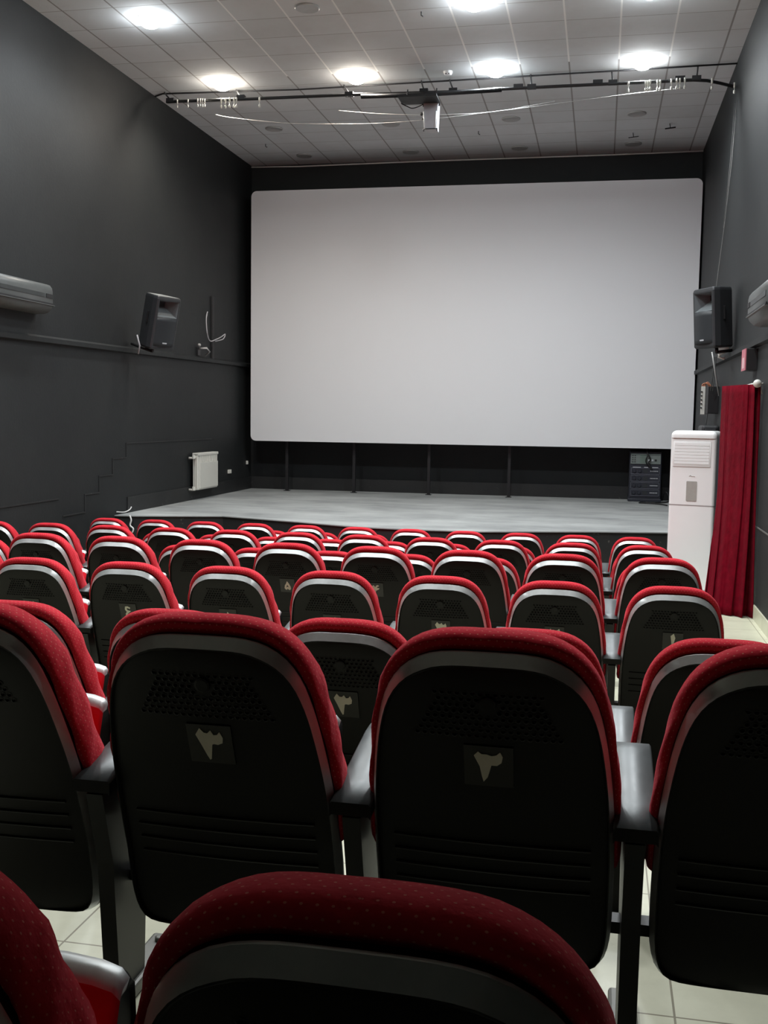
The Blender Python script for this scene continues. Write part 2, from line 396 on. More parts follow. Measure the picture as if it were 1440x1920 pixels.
# ============================================================ SEAT
def ylean(z):
    P = [(0.0, 0.25), (0.195, 0.232), (0.40, 0.185), (0.56, 0.130), (0.70, 0.075), (0.80, 0.038), (0.93, 0.0), (1.05, -0.03)]
    for (z0, y0), (z1, y1) in zip(P, P[1:]):
        if z <= z1:
            t = max(0, (z - z0) / (z1 - z0)); return y0 + (y1 - y0) * t
    return P[-1][1]
HALF = [(0.0, 0.930), (0.060, 0.930), (0.105, 0.926), (0.142, 0.912), (0.172, 0.888), (0.195, 0.856), (0.211, 0.815), (0.222, 0.765), (0.232, 0.700), (0.240, 0.630), (0.245, 0.550), (0.247, 0.460), (0.247, 0.380), (0.246, 0.300), (0.240, 0.250), (0.226, 0.216), (0.200, 0.200), (0.120, 0.196), (0.0, 0.195)]
def full(half): return half + [(-x, z) for x, z in half[-2:0:-1]]
def resample(loop, n):
    P = loop + [loop[0]]; L = [0]
    for a, b in zip(P, P[1:]): L.append(L[-1] + math.hypot(b[0] - a[0], b[1] - a[1]))
    out = []; j = 0
    for i in range(n):
        s = L[-1] * i / n
        while L[j + 1] < s: j += 1
        t = (s - L[j]) / max(1e-9, L[j + 1] - L[j]); out.append((P[j][0] + (P[j + 1][0] - P[j][0]) * t, P[j][1] + (P[j + 1][1] - P[j][1]) * t))
    return out
def smooth_loop(P, it=2):
    n = len(P)
    for _ in range(it):
        P = [((P[i - 1][0] + 2 * P[i][0] + P[(i + 1) % n][0]) / 4, (P[i - 1][1] + 2 * P[i][1] + P[(i + 1) % n][1]) / 4) for i in range(n)]
    return P
def normals2(P):
    n = len(P); out = []
    for i in range(n):
        dx = P[(i + 1) % n][0] - P[i - 1][0]; dz = P[(i + 1) % n][1] - P[i - 1][1]; l = math.hypot(dx, dz)
        out.append((-dz / l, dx / l))
    # outward check
    if out[0][1] < 0: out = [(-a, -b) for a, b in out]
    return out
def offs(P, d):
    Nn = normals2(P)
    return [(p[0] + n[0] * (d(n) if callable(d) else d), p[1] + n[1] * (d(n) if callable(d) else d)) for p, n in zip(P, Nn)]
OUT = [(x, z - 0.009 * max(0, (z - 0.6) / 0.33)) for x, z in smooth_loop(resample(full(HALF), 96), 1)]

def shell_y(x, z):      # back face of the shell, gently bowed towards the viewer behind
    return ylean(z) - 0.012 * (1 - min(1, (x / 0.24) ** 2)) + 0.006
def make_shell(parent):
    bm = bmesh.new(); rings = []
    def ring(P, yf, mi_out=None):
        rings.append([bm.verts.new((x, yf(x, z), z)) for x, z in P])
    full_y = ylean
    ring(offs(OUT, -0.035), lambda x, z: ylean(z) + 0.050)
    ring(offs(OUT, -0.004), lambda x, z: ylean(z) + 0.048)
    ring(OUT, lambda x, z: ylean(z) + 0.036)
    ring(offs(OUT, -0.0005), lambda x, z: ylean(z) + 0.022)
    ring(offs(OUT, -0.002), lambda x, z: ylean(z) + 0.018)
    tw = lambda n: max(0.30, min(1, 0.15 + 0.95 * max(0, n[1])))
    ring(offs(OUT, lambda n: -0.003 - 0.022 * tw(n)), lambda x, z: ylean(z) - 0.004)
    ring(offs(OUT, lambda n: -0.0055 - 0.022 * tw(n)), lambda x, z: ylean(z) - 0.004)
    ring(offs(OUT, lambda n: -0.008 - 0.022 * tw(n)), lambda x, z: shell_y(x, z) + 0.001)
    inner = offs(OUT, -0.033)
    ring(inner, shell_y)
    # concentric fill of the back face
    cx, cz = 0.0, 0.56
    for k in (0.86, 0.7, 0.52, 0.34, 0.16):
        ring([(cx + (x - cx) * k, cz + (z - cz) * k) for x, z in inner], shell_y)
    n = len(OUT)
    for ri, (a, b) in enumerate(zip(rings, rings[1:])):
        for i in range(n):
            f = bm.faces.new((a[i], b[i], b[(i + 1) % n], a[(i + 1) % n]))
            f.material_index = 1 if ri in (3, 4) else 0
            f.smooth = True
    bm.faces.new(rings[-1])
    bm.faces.new(rings[0])
    # moulded ribs low on the back
    for k in range(4):
        z = 0.50 - 0.035 * k
        pts = [(x, shell_y(x, z) - 0.001, z) for x in [-0.20 + 0.04 * j for j in range(11)]]
        tube(bm, pts, 0.0035, 6, 0)
    bmesh.ops.recalc_face_normals(bm, faces=bm.faces)
    o = link_mesh('back_shell', bm, [M_SHELL, M_RIM], parent, False)
    o.data.set_sharp_from_angle(angle=math.radians(28)); return o
def make_perf(parent):
    bm = bmesh.new(); px, pz = 0.0145, 0.0128
    rows = 8
    for r in range(rows):
        z = 0.840 - r * pz
        hw = 0.103 + 0.038 * r / (rows - 1)
        off = 0 if r % 2 == 0 else 0.5
        nn = int(hw / px) + 1
        for c in range(-nn, nn + 1):
            x = (c + off) * px
            if abs(x) > hw: continue
            if x * x + (z - 0.819) ** 2 < 0.019 ** 2: continue
            y = shell_y(x, z)
            n = 8; R = 0.0070; rr = 0.0040
            o = [bm.verts.new((x + R * 0.98 * math.cos(2 * math.pi * (k + .5) / n), shell_y(x, z + R * math.sin(2 * math.pi * (k + .5) / n)) - 0.0005, z + R * 0.9 * math.sin(2 * math.pi * (k + .5) / n))) for k in range(n)]
            i1 = [bm.verts.new((x + rr * math.cos(2 * math.pi * (k + .5) / n), y - 0.0012, z + rr * math.sin(2 * math.pi * (k + .5) / n))) for k in range(n)]
            i2 = [bm.verts.new((v.co.x, v.co.y + 0.0008, v.co.z)) for v in i1]
            for k in range(n):
                bm.faces.new((o[k], o[(k + 1) % n], i1[(k + 1) % n], i1[k]))
                f = bm.faces.new((i1[k], i1[(k + 1) % n], i2[(k + 1) % n], i2[k])); f.material_index = 1  # cloth black on hole walls and floor also stands in for their shade
            f = bm.faces.new(i2); f.material_index = 1
    # round boss
    n = 16; c0 = []
    for (R, d) in ((0.0165, 0.0), (0.0160, -0.005), (0.012, -0.006)):
        c0.append([bm.verts.new((R * math.cos(2 * math.pi * k / n), shell_y(0, 0.819 + R * math.sin(2 * math.pi * k / n)) + d, 0.819 + R * math.sin(2 * math.pi * k / n))) for k in range(n)])
    for a, b in zip(c0, c0[1:]):
        for k in range(n): bm.faces.new((a[k], a[(k + 1) % n], b[(k + 1) % n], b[k]))
    bm.faces.new(c0[-1])
    return link_mesh('perforated_panel', bm, [M_SHELL, M_VOID], parent)
def make_cushion(parent):
    half = [p for p in HALF if p[1] > 0.40] + [(0.240, 0.44), (0.215, 0.425), (0.12, 0.42), (0.0, 0.42)]
    P0 = smooth_loop(resample(full(half), 96), 2)
    bm = bmesh.new(); uvl = bm.loops.layers.uv.new('UVMap')
    layers = [(-0.006, 0.034), (0.006, 0.028), (0.016, 0.032), (0.023, 0.044), (0.0255, 0.060), (0.024, 0.082), (0.018, 0.106), (0.006, 0.128), (-0.012, 0.142), (-0.04, 0.150), (-0.09, 0.152), (-0.15, 0.150), (-0.20, 0.148)]
    rings = []
    for j, (d, y) in enumerate(layers):
        if d >= -0.05:
            P = offs(P0, lambda n: (d if d < 0 else d * (0.50 + 0.55 * max(0, n[1]) + 0.0 * abs(n[0]))) * (0.4 if n[1] < -0.5 and d > 0 else 1))
        else:
            k = 1 + d / 0.24
            P = [(x * k, 0.66 + (z - 0.66) * k) for x, z in P0]
        rg = []
        for i, (x, z) in enumerate(P):
            wob = 0.0035 * math.sin(i * 0.9 + j * 1.3) * (1 if abs(x) > 0.18 and z < 0.85 else 0.15)
            rg.append(bm.verts.new((x + wob * 0.5, ylean(min(z, 0.93)) + y + wob, z)))
        rings.append(rg)
    n = len(P0)
    arc = [0]
    for i in range(n): arc.append(arc[-1] + math.hypot(P0[(i + 1) % n][0] - P0[i][0], P0[(i + 1) % n][1] - P0[i][1]))
    vv = [0]
    for a, b in zip(layers, layers[1:]): vv.append(vv[-1] + math.hypot(b[0] - a[0], b[1] - a[1]))
    for j in range(len(rings) - 1):
        a, b = rings[j], rings[j + 1]
        for i in range(n):
            f = bm.faces.new((a[i], a[(i + 1) % n], b[(i + 1) % n], b[i])); f.smooth = True
            for lp, (u, v) in zip(f.loops, ((arc[i], vv[j]), (arc[i + 1], vv[j]), (arc[i + 1], vv[j + 1]), (arc[i], vv[j + 1]))):
                lp[uvl].uv = (u, v)
    bm.faces.new(rings[0][::-1]); bm.faces.new(rings[-1])
    bmesh.ops.recalc_face_normals(bm, faces=bm.faces)
    return link_mesh('backrest', bm, M_RED, parent)
def make_pan(parent):
    # tipped-up seat: padded red block with dark underside facing forward
    bm = bmesh.new(); uvl = bm.loops.layers.uv.new('UVMap')
    secs = [(-0.235, 0.8), (-0.248, 0.93), (-0.243, 1.0), (-0.12, 1.03), (0, 1.04), (0.12, 1.03), (0.243, 1.0), (0.248, 0.93), (0.235, 0.8)]
    secs = [(-0.203, 0.78), (-0.207, 0.87), (-0.196, 0.935), (-0.17, 0.975), (-0.12, 1.0), (0.12, 1.0), (0.17, 0.975), (0.196, 0.935), (0.207, 0.87), (0.203, 0.78)]
    prof = [(0.255, 0.31), (0.28, 0.275), (0.315, 0.29), (0.36, 0.45), (0.372, 0.62), (0.368, 0.677), (0.352, 0.692), (0.332, 0.690), (0.320, 0.674), (0.302, 0.62), (0.275, 0.45)]
    cy = sum(p[0] for p in prof) / len(prof); cz = sum(p[1] for p in prof) / len(prof)
    rings = []
    for x, k in secs:
        rings.append([bm.verts.new((x, cy + (y - cy) * k, cz + (z - cz) * (k if z > 0.5 else k * 0.3 + 0.7))) for y, z in prof])
    for a, b in zip(rings, rings[1:]):
        for i in range(len(prof)):
            f = bm.faces.new((a[i], a[(i + 1) % len(prof)], b[(i + 1) % len(prof)], b[i])); f.smooth = True
            f.material_index = 2 if i in (6, 7) else (1 if (i in (1, 2, 3, 4, 5) or abs(a[0].co.x + b[0].co.x) > 0.405) else 0)
    for f in (bm.faces.new(rings[0]), bm.faces.new(rings[-1][::-1])): f.material_index = 1
    bmesh.ops.recalc_face_normals(bm, faces=bm.faces)
    return link_mesh('seat', bm, [M_RED, M_SHELL, M_RIM], parent)
def make_arm(parent, x):
    bm = bmesh.new()
    # profile in y,z : rises to the front, rounded nose that drops
    top = [(0.105, 0.560), (0.20, 0.577), (0.32, 0.598), (0.43, 0.616), (0.475, 0.618), (0.505, 0.606), (0.522, 0.580), (0.524, 0.545), (0.510, 0.520)]
    bot = [(0.490, 0.545), (0.470, 0.578), (0.43, 0.588), (0.32, 0.570), (0.20, 0.549), (0.105, 0.533)]
    prof = top + bot
    secs = [(-0.043, 0.985), (-0.039, 1.0), (0.039, 1.0), (0.043, 0.985)]
    rings = []
    for sx, k in secs:
        rings.append([bm.verts.new((x + sx, y, z + 0.012 - (1 - k) * 0.35)) for y, z in prof])
    for a, b in zip(rings, rings[1:]):
        for i in range(len(prof)):
            f = bm.faces.new((a[i], a[(i + 1) % len(prof)], b[(i + 1) % len(prof)], b[i])); f.smooth = (i < len(top) - 1); f.material_index = 0 if i < len(top) - 1 else 1
    for f in (bm.faces.new(rings[0]), bm.faces.new(rings[-1][::-1])): f.material_index = 1
    bmesh.ops.recalc_face_normals(bm, faces=bm.faces)
    return link_mesh('armrest', bm, [M_ARM, M_SHELL], parent)
def make_leg(parent, x):
    bm = bmesh.new()
    prism(bm, [(0.20, 0.035), (0.33, 0.035), (0.345, 0.30), (0.40, 0.50), (0.43, 0.575), (0.12, 0.535), (0.17, 0.36)], -0.019, 0.019, lambda u, v, t: Vector((x + t, u, v)))
    # pivots that carry the tipped seat
    box(bm, (x - 0.055, 0.255, 0.285), (x + 0.055, 0.30, 0.31), 0)
    bmesh.ops.recalc_face_normals(bm, faces=bm.faces)
    lg = link_mesh('leg', bm, M_LEG, parent)
    bm = bmesh.new()
    box(bm, (x - 0.032, 0.12, 0.0), (x + 0.032, 0.50, 0.035), 0, 0.008)
    lathe(bm, [(0.012, 0.034), (0.012, 0.044), (0.006, 0.046)], 8, 0, (x, 0.46, 0)); lathe(bm, [(0.012, 0.034), (0.012, 0.044), (0.006, 0.046)], 8, 0, (x, 0.155, 0))
    link_mesh('foot', bm, mat('grey_foot_paint', (0.14, 0.14, 0.125), 0.45, 0.2) if 'grey_foot_paint' not in MATS else MATS['grey_foot_paint'], lg)
    return lg
DIG = {
 1: [[(3, 68), (30, 92), (45, 50), (34, 0), (20, -62), (12, 10)]],
 2: [[(0, 92), (15, 109), (28, 109 - 10), (45, 100), (62, 94), (80, 98), (94, 112), (103, 92), (98, 68), (82, 55), (62, 55), (55, 28), (48, 4), (33, -16), (27, 8), (20, 48)]],
 3: [[(0, 107), (19, 136), (34, 118), (48, 116), (61, 129), (72, 110), (86, 112), (97, 125), (107, 99), (103, 77), (85, 69), (68, 71), (61, 67), (55, 34), (50, 4), (44, 0), (35, 19), (18, 64)]],
 4: [[(0, 92), (14, 114), (28, 108), (38, 92), (52, 112), (74, 118), (84, 104), (68, 98), (58, 90), (68, 80), (86, 84), (82, 66), (60, 56), (46, 46), (40, 16), (32, 0), (24, 30), (12, 66)]],
 5: [[(37, 113), (57, 85), (75, 45), (77, 20), (64, 3), (50, 7), (37, 20), (27, 5), (10, 10), (0, 25), (7, 60), (22, 80)], [(37, 68), (54, 36), (38, 44), (20, 32)]],
 6: [[(14, 110), (40, 114), (66, 100), (60, 84), (40, 94), (26, 88), (34, 72), (70, 64), (56, 52), (28, 30), (10, 0), (6, 30), (22, 52), (6, 78)]],
 7: [[(0, 108), (14, 116), (38, 40), (62, 116), (78, 106), (46, 0), (32, 0)]],
 8: [[(0, 6), (14, 0), (38, 76), (62, 0), (78, 8), (46, 116), (32, 116)]],
 9: [[(60, 112), (30, 116), (8, 92), (14, 64), (42, 58), (46, 0), (62, 4), (64, 80)]],
}
DIG[10] = [DIG[1][0], [(62, 30), (76, 44), (90, 30), (76, 14)]]
DIG[11] = [DIG[1][0], [(x + 58, z) for x, z in DIG[1][0]]]
digit_mesh = {}
def make_plate(parent, num):
    bm = bmesh.new()
    zc = 0.684; w_, h_ = 0.048, 0.045
    gx = [-w_ + 2 * w_ * k / 6 for k in range(7)]; gz = [zc - h_ + 2 * h_ * k / 6 for k in range(7)]
    G = [[bm.verts.new((x, shell_y(x, z) - 0.0042, z)) for x in gx] for z in gz]
    for a, b in zip(G, G[1:]):
        for k in range(6): bm.faces.new((a[k], a[k + 1], b[k + 1], b[k]))
    rim = G[0] + [r[-1] for r in G[1:]] + G[-1][-2::-1] + [r[0] for r in G[-2:0:-1]]
    u = [bm.verts.new((q.co.x, q.co.y + 0.007, q.co.z)) for q in rim]
    for k in range(len(rim)): bm.faces.new((rim[k], u[k], u[(k + 1) % len(rim)], rim[(k + 1) % len(rim)]))
    bmesh.ops.recalc_face_normals(bm, faces=bm.faces)
    p = link_mesh('number_plate', bm, M_PLATE, parent)
    bm = bmesh.new(); s = 0.068 / 125; loops = DIG[num]
    xs = [x for L in loops for x, z in L]; zs = [z for L in loops for x, z in L]
    mx, mz = (min(xs) + max(xs)) / 2, (min(zs) + max(zs)) / 2
    es = []
    for L in loops:
        vs = [bm.verts.new(((x - mx) * s, 0, (z - mz) * s + zc)) for x, z in L]
        es += [bm.edges.new((vs[i], vs[(i + 1) % len(vs)])) for i in range(len(vs))]
    bmesh.ops.triangle_fill(bm, use_beauty=True, edges=es)
    r = bmesh.ops.extrude_face_region(bm, geom=list(bm.faces))
    for g in r['geom']:
        if isinstance(g, bmesh.types.BMVert): g.co.y = -0.0015
    for v in bm.verts: v.co.y += shell_y(v.co.x, v.co.z) - 0.0046
    bmesh.ops.recalc_face_normals(bm, faces=bm.faces)
    d = link_mesh('digit', bm, M_DIGIT, p)
    digit_mesh[num] = d.data
    return p, d
ORD = ['first', 'second', 'third', 'fourth', 'fifth', 'sixth', 'seventh', 'eighth', 'ninth', 'tenth', 'eleventh']
ROWS = [(0.82, -0.448, [2, 3]), (1.92, -0.430, [1, 2, 3, 4]), (3.07, -0.657, [1, 2, 3, 4, 5]), (5.16, -0.830, range(1, 9)), (6.24, -0.830, range(1, 10)),
        (7.36, -1.020, range(1, 11)), (8.42, -1.015, range(1, 12)), (9.55, -1.200, range(1, 12)), (10.69, -1.200, range(1, 12)), (11.30, -1.341, [6, 7, 8])]
def col_x(c): return 0.378 - (c - 1) * 0.57
# prototype
r0 = ROWS[1]
proto = thing('cinema_seat', 'x', 'seat', (col_x(1), r0[0], r0[1] - 0.93), 0, 'rows of red cinema seats')
shell = make_shell(proto); perf = make_perf(proto); perf.parent = shell
cush = make_cushion(proto); pan = make_pan(proto)
plate, digit = make_plate(proto, 1)
armL = make_arm(proto, -0.285); legL = make_leg(proto, -0.285)
footL = [o for o in COL.objects if o.parent == legL]
for n in range(2, 12):
    tp, td = make_plate(None, n); bpy.data.objects.remove(td); bpy.data.objects.remove(tp)
KIDS = [(shell, [perf]), (cush, []), (pan, []), (plate, [digit]), (armL, []), (legL, footL)]
def seat_label(ri, c):
    seen = {(1, 2): ' with pale digit two', (1, 3): ' with pale digit three', (2, 3): ' with pale digit three', (3, 1): ' with pale digit one', (3, 3): ' with pale digit three', (4, 5): ' with pale digit five', (4, 4): ' with pale digit four'}.get((ri, c), '')
    return 'red seat, %s from curtain wall, in %s row from camera%s' % (ORD[c - 1], ORD[ri], seen)
first = True
for ri, (Y, zt, cols) in enumerate(ROWS):
    fz = floor_z(Y + 0.3)
    for c in cols:
        if ri == 1 and c == 1:
            r = proto; r['label'] = seat_label(ri, c); r.location = (col_x(c), Y, fz)
        else:
            r = dup(proto, (col_x(c), Y, fz), seat_label(ri, c), KIDS)
            for p in COL.objects:
                pass
        if c == 1:
            END = (r, ri)
            a = make_arm(r, 0.285) if first else None
            if first:
                a0 = a; l0 = make_leg(r, 0.285); f0 = [o for o in COL.objects if o.parent == l0]; first = False
            else:
                a = a0.copy(); COL.objects.link(a); a.parent = r
                l = l0.copy(); COL.objects.link(l); l.parent = r
                for g in f0: d = g.copy(); COL.objects.link(d); d.parent = l
        r.rotation_euler[2] = random.uniform(-0.008, 0.008)
        # true height of this row's backs above its floor
        r.scale[2] = (zt - fz) / 0.93
        r['col'] = c
# give every seat its own digit
par = {}
for o in COL.objects:
    if o.parent: par.setdefault(o.parent, []).append(o)
for o in list(COL.objects):
    if o.get('category') == 'seat':
        c = o['col']
        for p in par.get(o, []):
            if p.name.startswith('number_plate'):
                for d in par.get(p, []): d.data = digit_mesh[c]
        del o['col']

# ============================================================ SCREEN
t = thing('projection_screen', 'large blank white cinema screen above the stage', 'screen', (0, 16.62, 0))
def rrect(x0, z0, x1, z1, r, n=6):
    P = []
    for cx, cz, a0 in ((x1 - r, z1 - r, 0), (x0 + r, z1 - r, 90), (x0 + r, z0 + r, 180), (x1 - r, z0 + r, 270)):
        for k in range(n + 1):
            a = math.radians(a0 + 90 * k / n); P.append((cx + r * math.cos(a), cz + r * math.sin(a)))
    return P
bm = bmesh.new(); prism(bm, rrect(-5.66, -0.442, 1.372, 3.585, 0.09), 0.0, 0.05, lambda u, v, tt: Vector((u, tt, v)))
bmesh.ops.recalc_face_normals(bm, faces=bm.faces); link_mesh('screen_cloth', bm, M_SCREEN, t)
bm = bmesh.new()
for x in (-5.5, -3.9, -2.3, -0.7, 1.2): box(bm, (x - 0.03, 0.05, -0.40), (x + 0.03, 0.12, 3.5))
for z in (-0.38, 3.46): box(bm, (-5.55, 0.12, z), (1.28, 0.17, z + 0.06))
link_mesh('frame', bm, M_BLACKM, t)
for x in (-5.09, -3.945, -2.70, -1.405):
    bm = bmesh.new(); box(bm, (x - 0.024, 0.18, SZ), (x + 0.024, 0.228, -0.30), 0, 0.003); box(bm, (x - 0.045, 0.155, SZ), (x + 0.045, 0.25, SZ + 0.008))
    link_mesh('leg', bm, M_BLACKM, t)

# ============================================================ STAGE RACK
t = thing('amplifier_rack', 'black amplifier rack with grey control panel standing on the stage', 'audio rack', (0.70, 16.72, SZ), 0)
bm = bmesh.new(); box(bm, (-0.25, 0.0, 0.0), (0.25, 0.38, 0.05), 0, 0.01); box(bm, (-0.24, 0.01, 0.05), (0.24, 0.38, 0.775), 0, 0.008)
link_mesh('case', bm, M_RACK, t)
bm = bmesh.new(); box(bm, (-0.225, -0.004, 0.585), (0.225, 0.012, 0.745), 0, 0.003)
for r in range(4):
    for k in range(2): box(bm, (-0.205 + 0.035 * k, -0.008, 0.61 + r * 0.032), (-0.185 + 0.035 * k, -0.003, 0.622 + r * 0.032), 1)
    for k in range(5): box(bm, (-0.08 + 0.022 * k, -0.008, 0.61 + r * 0.032), (-0.068 + 0.022 * k, -0.003, 0.622 + r * 0.032), 2)
for k in range(3): box(bm, (0.035 + 0.05 * k, -0.008, 0.63), (0.065 + 0.05 * k, -0.003, 0.66), 3 if k < 2 else 1)
link_mesh('control_panel', bm, [M_RACKP, M_BLACK, mat('green_keys', (0.06, 0.16, 0.09), 0.5), M_RACKL], t)
for r in range(4):
    z0 = 0.09 + r * 0.112
    bm = bmesh.new()
    box(bm, (-0.215, -0.002, z0), (0.215, 0.012, z0 + 0.10), 0)
    for (a, b, c_, d_) in ((-0.215, z0, 0.215, z0 + 0.005), (-0.215, z0 + 0.095, 0.215, z0 + 0.10), (-0.215, z0, -0.211, z0 + 0.10), (0.211, z0, 0.215, z0 + 0.10)):
        box(bm, (a, -0.005, b), (c_, -0.001, d_), 1)
    for x, rr in ((-0.165, 0.03), (-0.085, 0.03)):
        bmesh.ops.create_cone(bm, cap_ends=True, segments=14, radius1=rr, radius2=rr * 0.8, depth=0.02, matrix=Matrix.Translation((x, -0.008, z0 + 0.05)) @ Matrix.Rotation(math.pi / 2, 4, 'X'))
    box(bm, (-0.03, -0.006, z0 + 0.02), (0.035, -0.001, z0 + 0.08), 2)
    for k in range(6): box(bm, (0.075 + 0.02 * k, -0.004, z0 + 0.045), (0.088 + 0.02 * k, -0.001, z0 + 0.058), 3)
    if r == 3:
        for a, b in ((-0.19, -0.07), (-0.02, 0.04), (0.10, 0.19)): box(bm, (a, -0.006, z0 + 0.103), (b, -0.001, z0 + 0.113), 3)
    link_mesh('amplifier_unit', bm, [M_RACK, mat('grey_line', (0.17, 0.18, 0.22), 0.5) if 'grey_line' not in MATS else MATS['grey_line'], M_GRILLE, M_RACKL], t)
bm = bmesh.new()
tube(bm, smoothpts([(0.76, 16.95, SZ + 0.785), (0.74, 16.80, SZ + 0.83), (0.72, 16.69, SZ + 0.76), (0.77, 16.685, SZ + 0.66), (0.74, 16.69, SZ + 0.60), (0.80, 16.70, SZ + 0.5)]), 0.012, 6)
tube(bm, smoothpts([(0.78, 16.95, SZ + 0.785), (0.70, 16.82, SZ + 0.82), (0.73, 16.69, SZ + 0.74), (0.70, 16.688, SZ + 0.64), (0.73, 16.70, SZ + 0.57)]), 0.010, 6)
tag(link_mesh('cable', bm, M_BLACK), 'thick black cable hanging over the front of the amplifier rack', 'cable')
bm = bmesh.new()
tube(bm, smoothpts([(0.98, 16.9, SZ + 0.02), (1.02, 16.75, SZ + 0.16), (1.08, 16.7, SZ + 0.05), (1.02, 16.6, SZ + 0.012), (0.85, 16.45, SZ + 0.012), (0.70, 16.5, SZ + 0.012), (0.62, 16.35, SZ + 0.012), (0.9, 16.2, SZ + 0.012), (1.0, 16.0, SZ + 0.012)]), 0.010, 6)
tag(link_mesh('cable', bm, M_BLACK), 'loose black cable lying on the stage between rack and white cooler', 'cable')

# ============================================================ FLOOR STANDING AIR CONDITIONER
t = thing('floor_air_conditioner', 'tall white floor standing air conditioner in front of the red curtain', 'air conditioner', (0.922, 11.03, -1.76), math.radians(-16))
W = 0.226
def rbox(bm, x0, x1, y0, y1, z0, z1, r, mi=0, top=0.0):
    P = []
    for cx, cy, a0 in ((x1 - 0.012, y1 - 0.012, 0), (x0 + 0.012, y1 - 0.012, 90), (x0 + r, y0 + r, 180), (x1 - r, y0 + r, 270)):
        rr = 0.012 if a0 < 180 else r
        for k in range(7):
            a = math.radians(a0 + 15 * k); P.append((cx + rr * math.cos(a), cy + rr * math.sin(a)))
    zs = [(z0, 0)] + ([(z1 - top, 0)] + [(z1 - top + top * math.sin(math.radians(q)), top * (1 - math.cos(math.radians(q)))) for q in (22, 45, 67, 90)] if top else [(z1, 0)])
    rings = []
    for z, ins in zs:
        cx, cy = (x0 + x1) / 2, (y0 + y1) / 2
        rings.append([bm.verts.new((cx + (x - cx) * (1 - ins / ((x1 - x0) / 2)), cy + (y - cy) * (1 - ins / ((y1 - y0) / 2)), z)) for x, y in P])
    for a, b in zip(rings, rings[1:]):
        for i in range(len(P)):
            f = bm.faces.new((a[i], a[(i + 1) % len(P)], b[(i + 1) % len(P)], b[i])); f.material_index = mi; f.smooth = True
    f = bm.faces.new(rings[0][::-1]); f.material_index = mi
    f = bm.faces.new(rings[-1]); f.material_index = mi
bm = bmesh.new(); rbox(bm, -W, W, 0.0, 0.10, 0.05, 0.895, 0.03); o = link_mesh('lower_front_panel', bm, M_WHITE, t)
bm = bmesh.new(); rbox(bm, -W, W, 0.0, 0.10, 0.905, 1.60, 0.03); box(bm, (-W + 0.03, -0.006, 1.29), (W - 0.05, 0.002, 1.545), 0, 0.003)
o = link_mesh('upper_front_panel', bm, M_WHITE, t)
bm = bmesh.new(); rbox(bm, -W, W, -0.01, 0.36, 1.58, 1.655, 0.04, 0, 0.05); link_mesh('top_cover', bm, M_WHITE, t)
bm = bmesh.new(); box(bm, (-W + 0.006, 0.10, 0.05), (W - 0.006, 0.355, 1.59), 0, 0.006); box(bm, (W - 0.007, 0.16, 0.12), (W + 0.001, 0.24, 0.80), 1)
link_mesh('side_casing', bm, [M_LILAC, mat('pale_lilac_inset', (0.55, 0.54, 0.60), 0.4)], t)  # side of the white casing toned grey-lilac for its shade
bm = bmesh.new()
for k in range(7):
    z = 1.315 + k * 0.031
    prism(bm, [(-0.005, 0.001), (-0.0085, 0.004), (-0.0075, 0.029), (-0.004, 0.029)], -W + 0.045, W - 0.065, lambda u, v, tt, z=z: Vector((tt, u, z + v)))
bmesh.ops.recalc_face_normals(bm, faces=bm.faces); link_mesh('outlet_louvre', bm, M_WHITE, t)
bm = bmesh.new(); prism(bm, rrect(-0.052, 0.945, 0.052, 1.145, 0.008), -0.005, 0.002, lambda u, v, tt: Vector((u, tt, v))); bmesh.ops.recalc_face_normals(bm, faces=bm.faces); link_mesh('display', bm, M_GLASSY, t)
bm = bmesh.new(); tube(bm, [(-0.03, -0.0015, 1.195), (-0.012, -0.0015, 1.204), (-0.005, -0.0015, 1.195), (0.012, -0.0015, 1.197), (0.03, -0.0015, 1.194)], 0.003, 6); link_mesh('logo', bm, M_GLASSY, t)
bm = bmesh.new(); rbox(bm, -W - 0.001, W + 0.001, -0.001, 0.10, 0.894, 0.906, 0.03); link_mesh('grey_strip', bm, M_RING, t)
bm = bmesh.new(); box(bm, (-W + 0.01, 0.01, 0.0), (W - 0.01, 0.35, 0.05), 0, 0.01); box(bm, (W - 0.10, -0.03, 0.0), (W - 0.01, 0.03, 0.03), 1, 0.006); link_mesh('base', bm, [M_WHITE, M_WHITE], t)

for o in COL.objects:
    if o.parent == t and o.type == 'MESH': o.data.set_sharp_from_angle(angle=math.radians(32))

# ============================================================ CURTAIN AT THE EXIT
bm = bmesh.new(); uvl = bm.loops.layers.uv.new('UVMap')
nu, nv = 120, 26; g = []
top = [(1.375, 9.84), (1.31, 9.86), (1.25, 9.98), (1.175, 10.22), (1.12, 10.45)]
botm = [(1.388, 9.80), (1.28, 9.80), (1.19, 9.83), (1.08, 9.90), (0.98, 10.05)]
def along(P, s):
    q = s * (len(P) - 1); i = min(int(q), len(P) - 2); t_ = q - i
    return P[i][0] + (P[i + 1][0] - P[i][0]) * t_, P[i][1] + (P[i + 1][1] - P[i][1]) * t_
for j in range(nv + 1):
    t_ = j / nv; row = []
    for i in range(nu + 1):
        s = i / nu
        a, b = along(top, s), along(botm, s)
        fl = max(0, (t_ - 0.45) / 0.55) ** 1.5
        x = a[0] + (b[0] - a[0]) * fl; y = a[1] + (b[1] - a[1]) * fl
        amp = (0.026 + 0.014 * t_) * (0.7 + 0.5 * math.sin(7.0 * s + 0.8))
        ph = s * 2 * math.pi * 5.0 + 1.2 * math.sin(s * 5 + 1.5 * t_) + 0.5 * math.sin(3 * t_ + s * 4)
        wv = amp * math.sin(ph) + 0.30 * amp * math.sin(2.3 * ph + 1 + 2 * t_)
        row.append(bm.verts.new((min(1.396, x + wv * 0.15), y - wv, 0.325 - t_ * 2.078)))
    g.append(row)
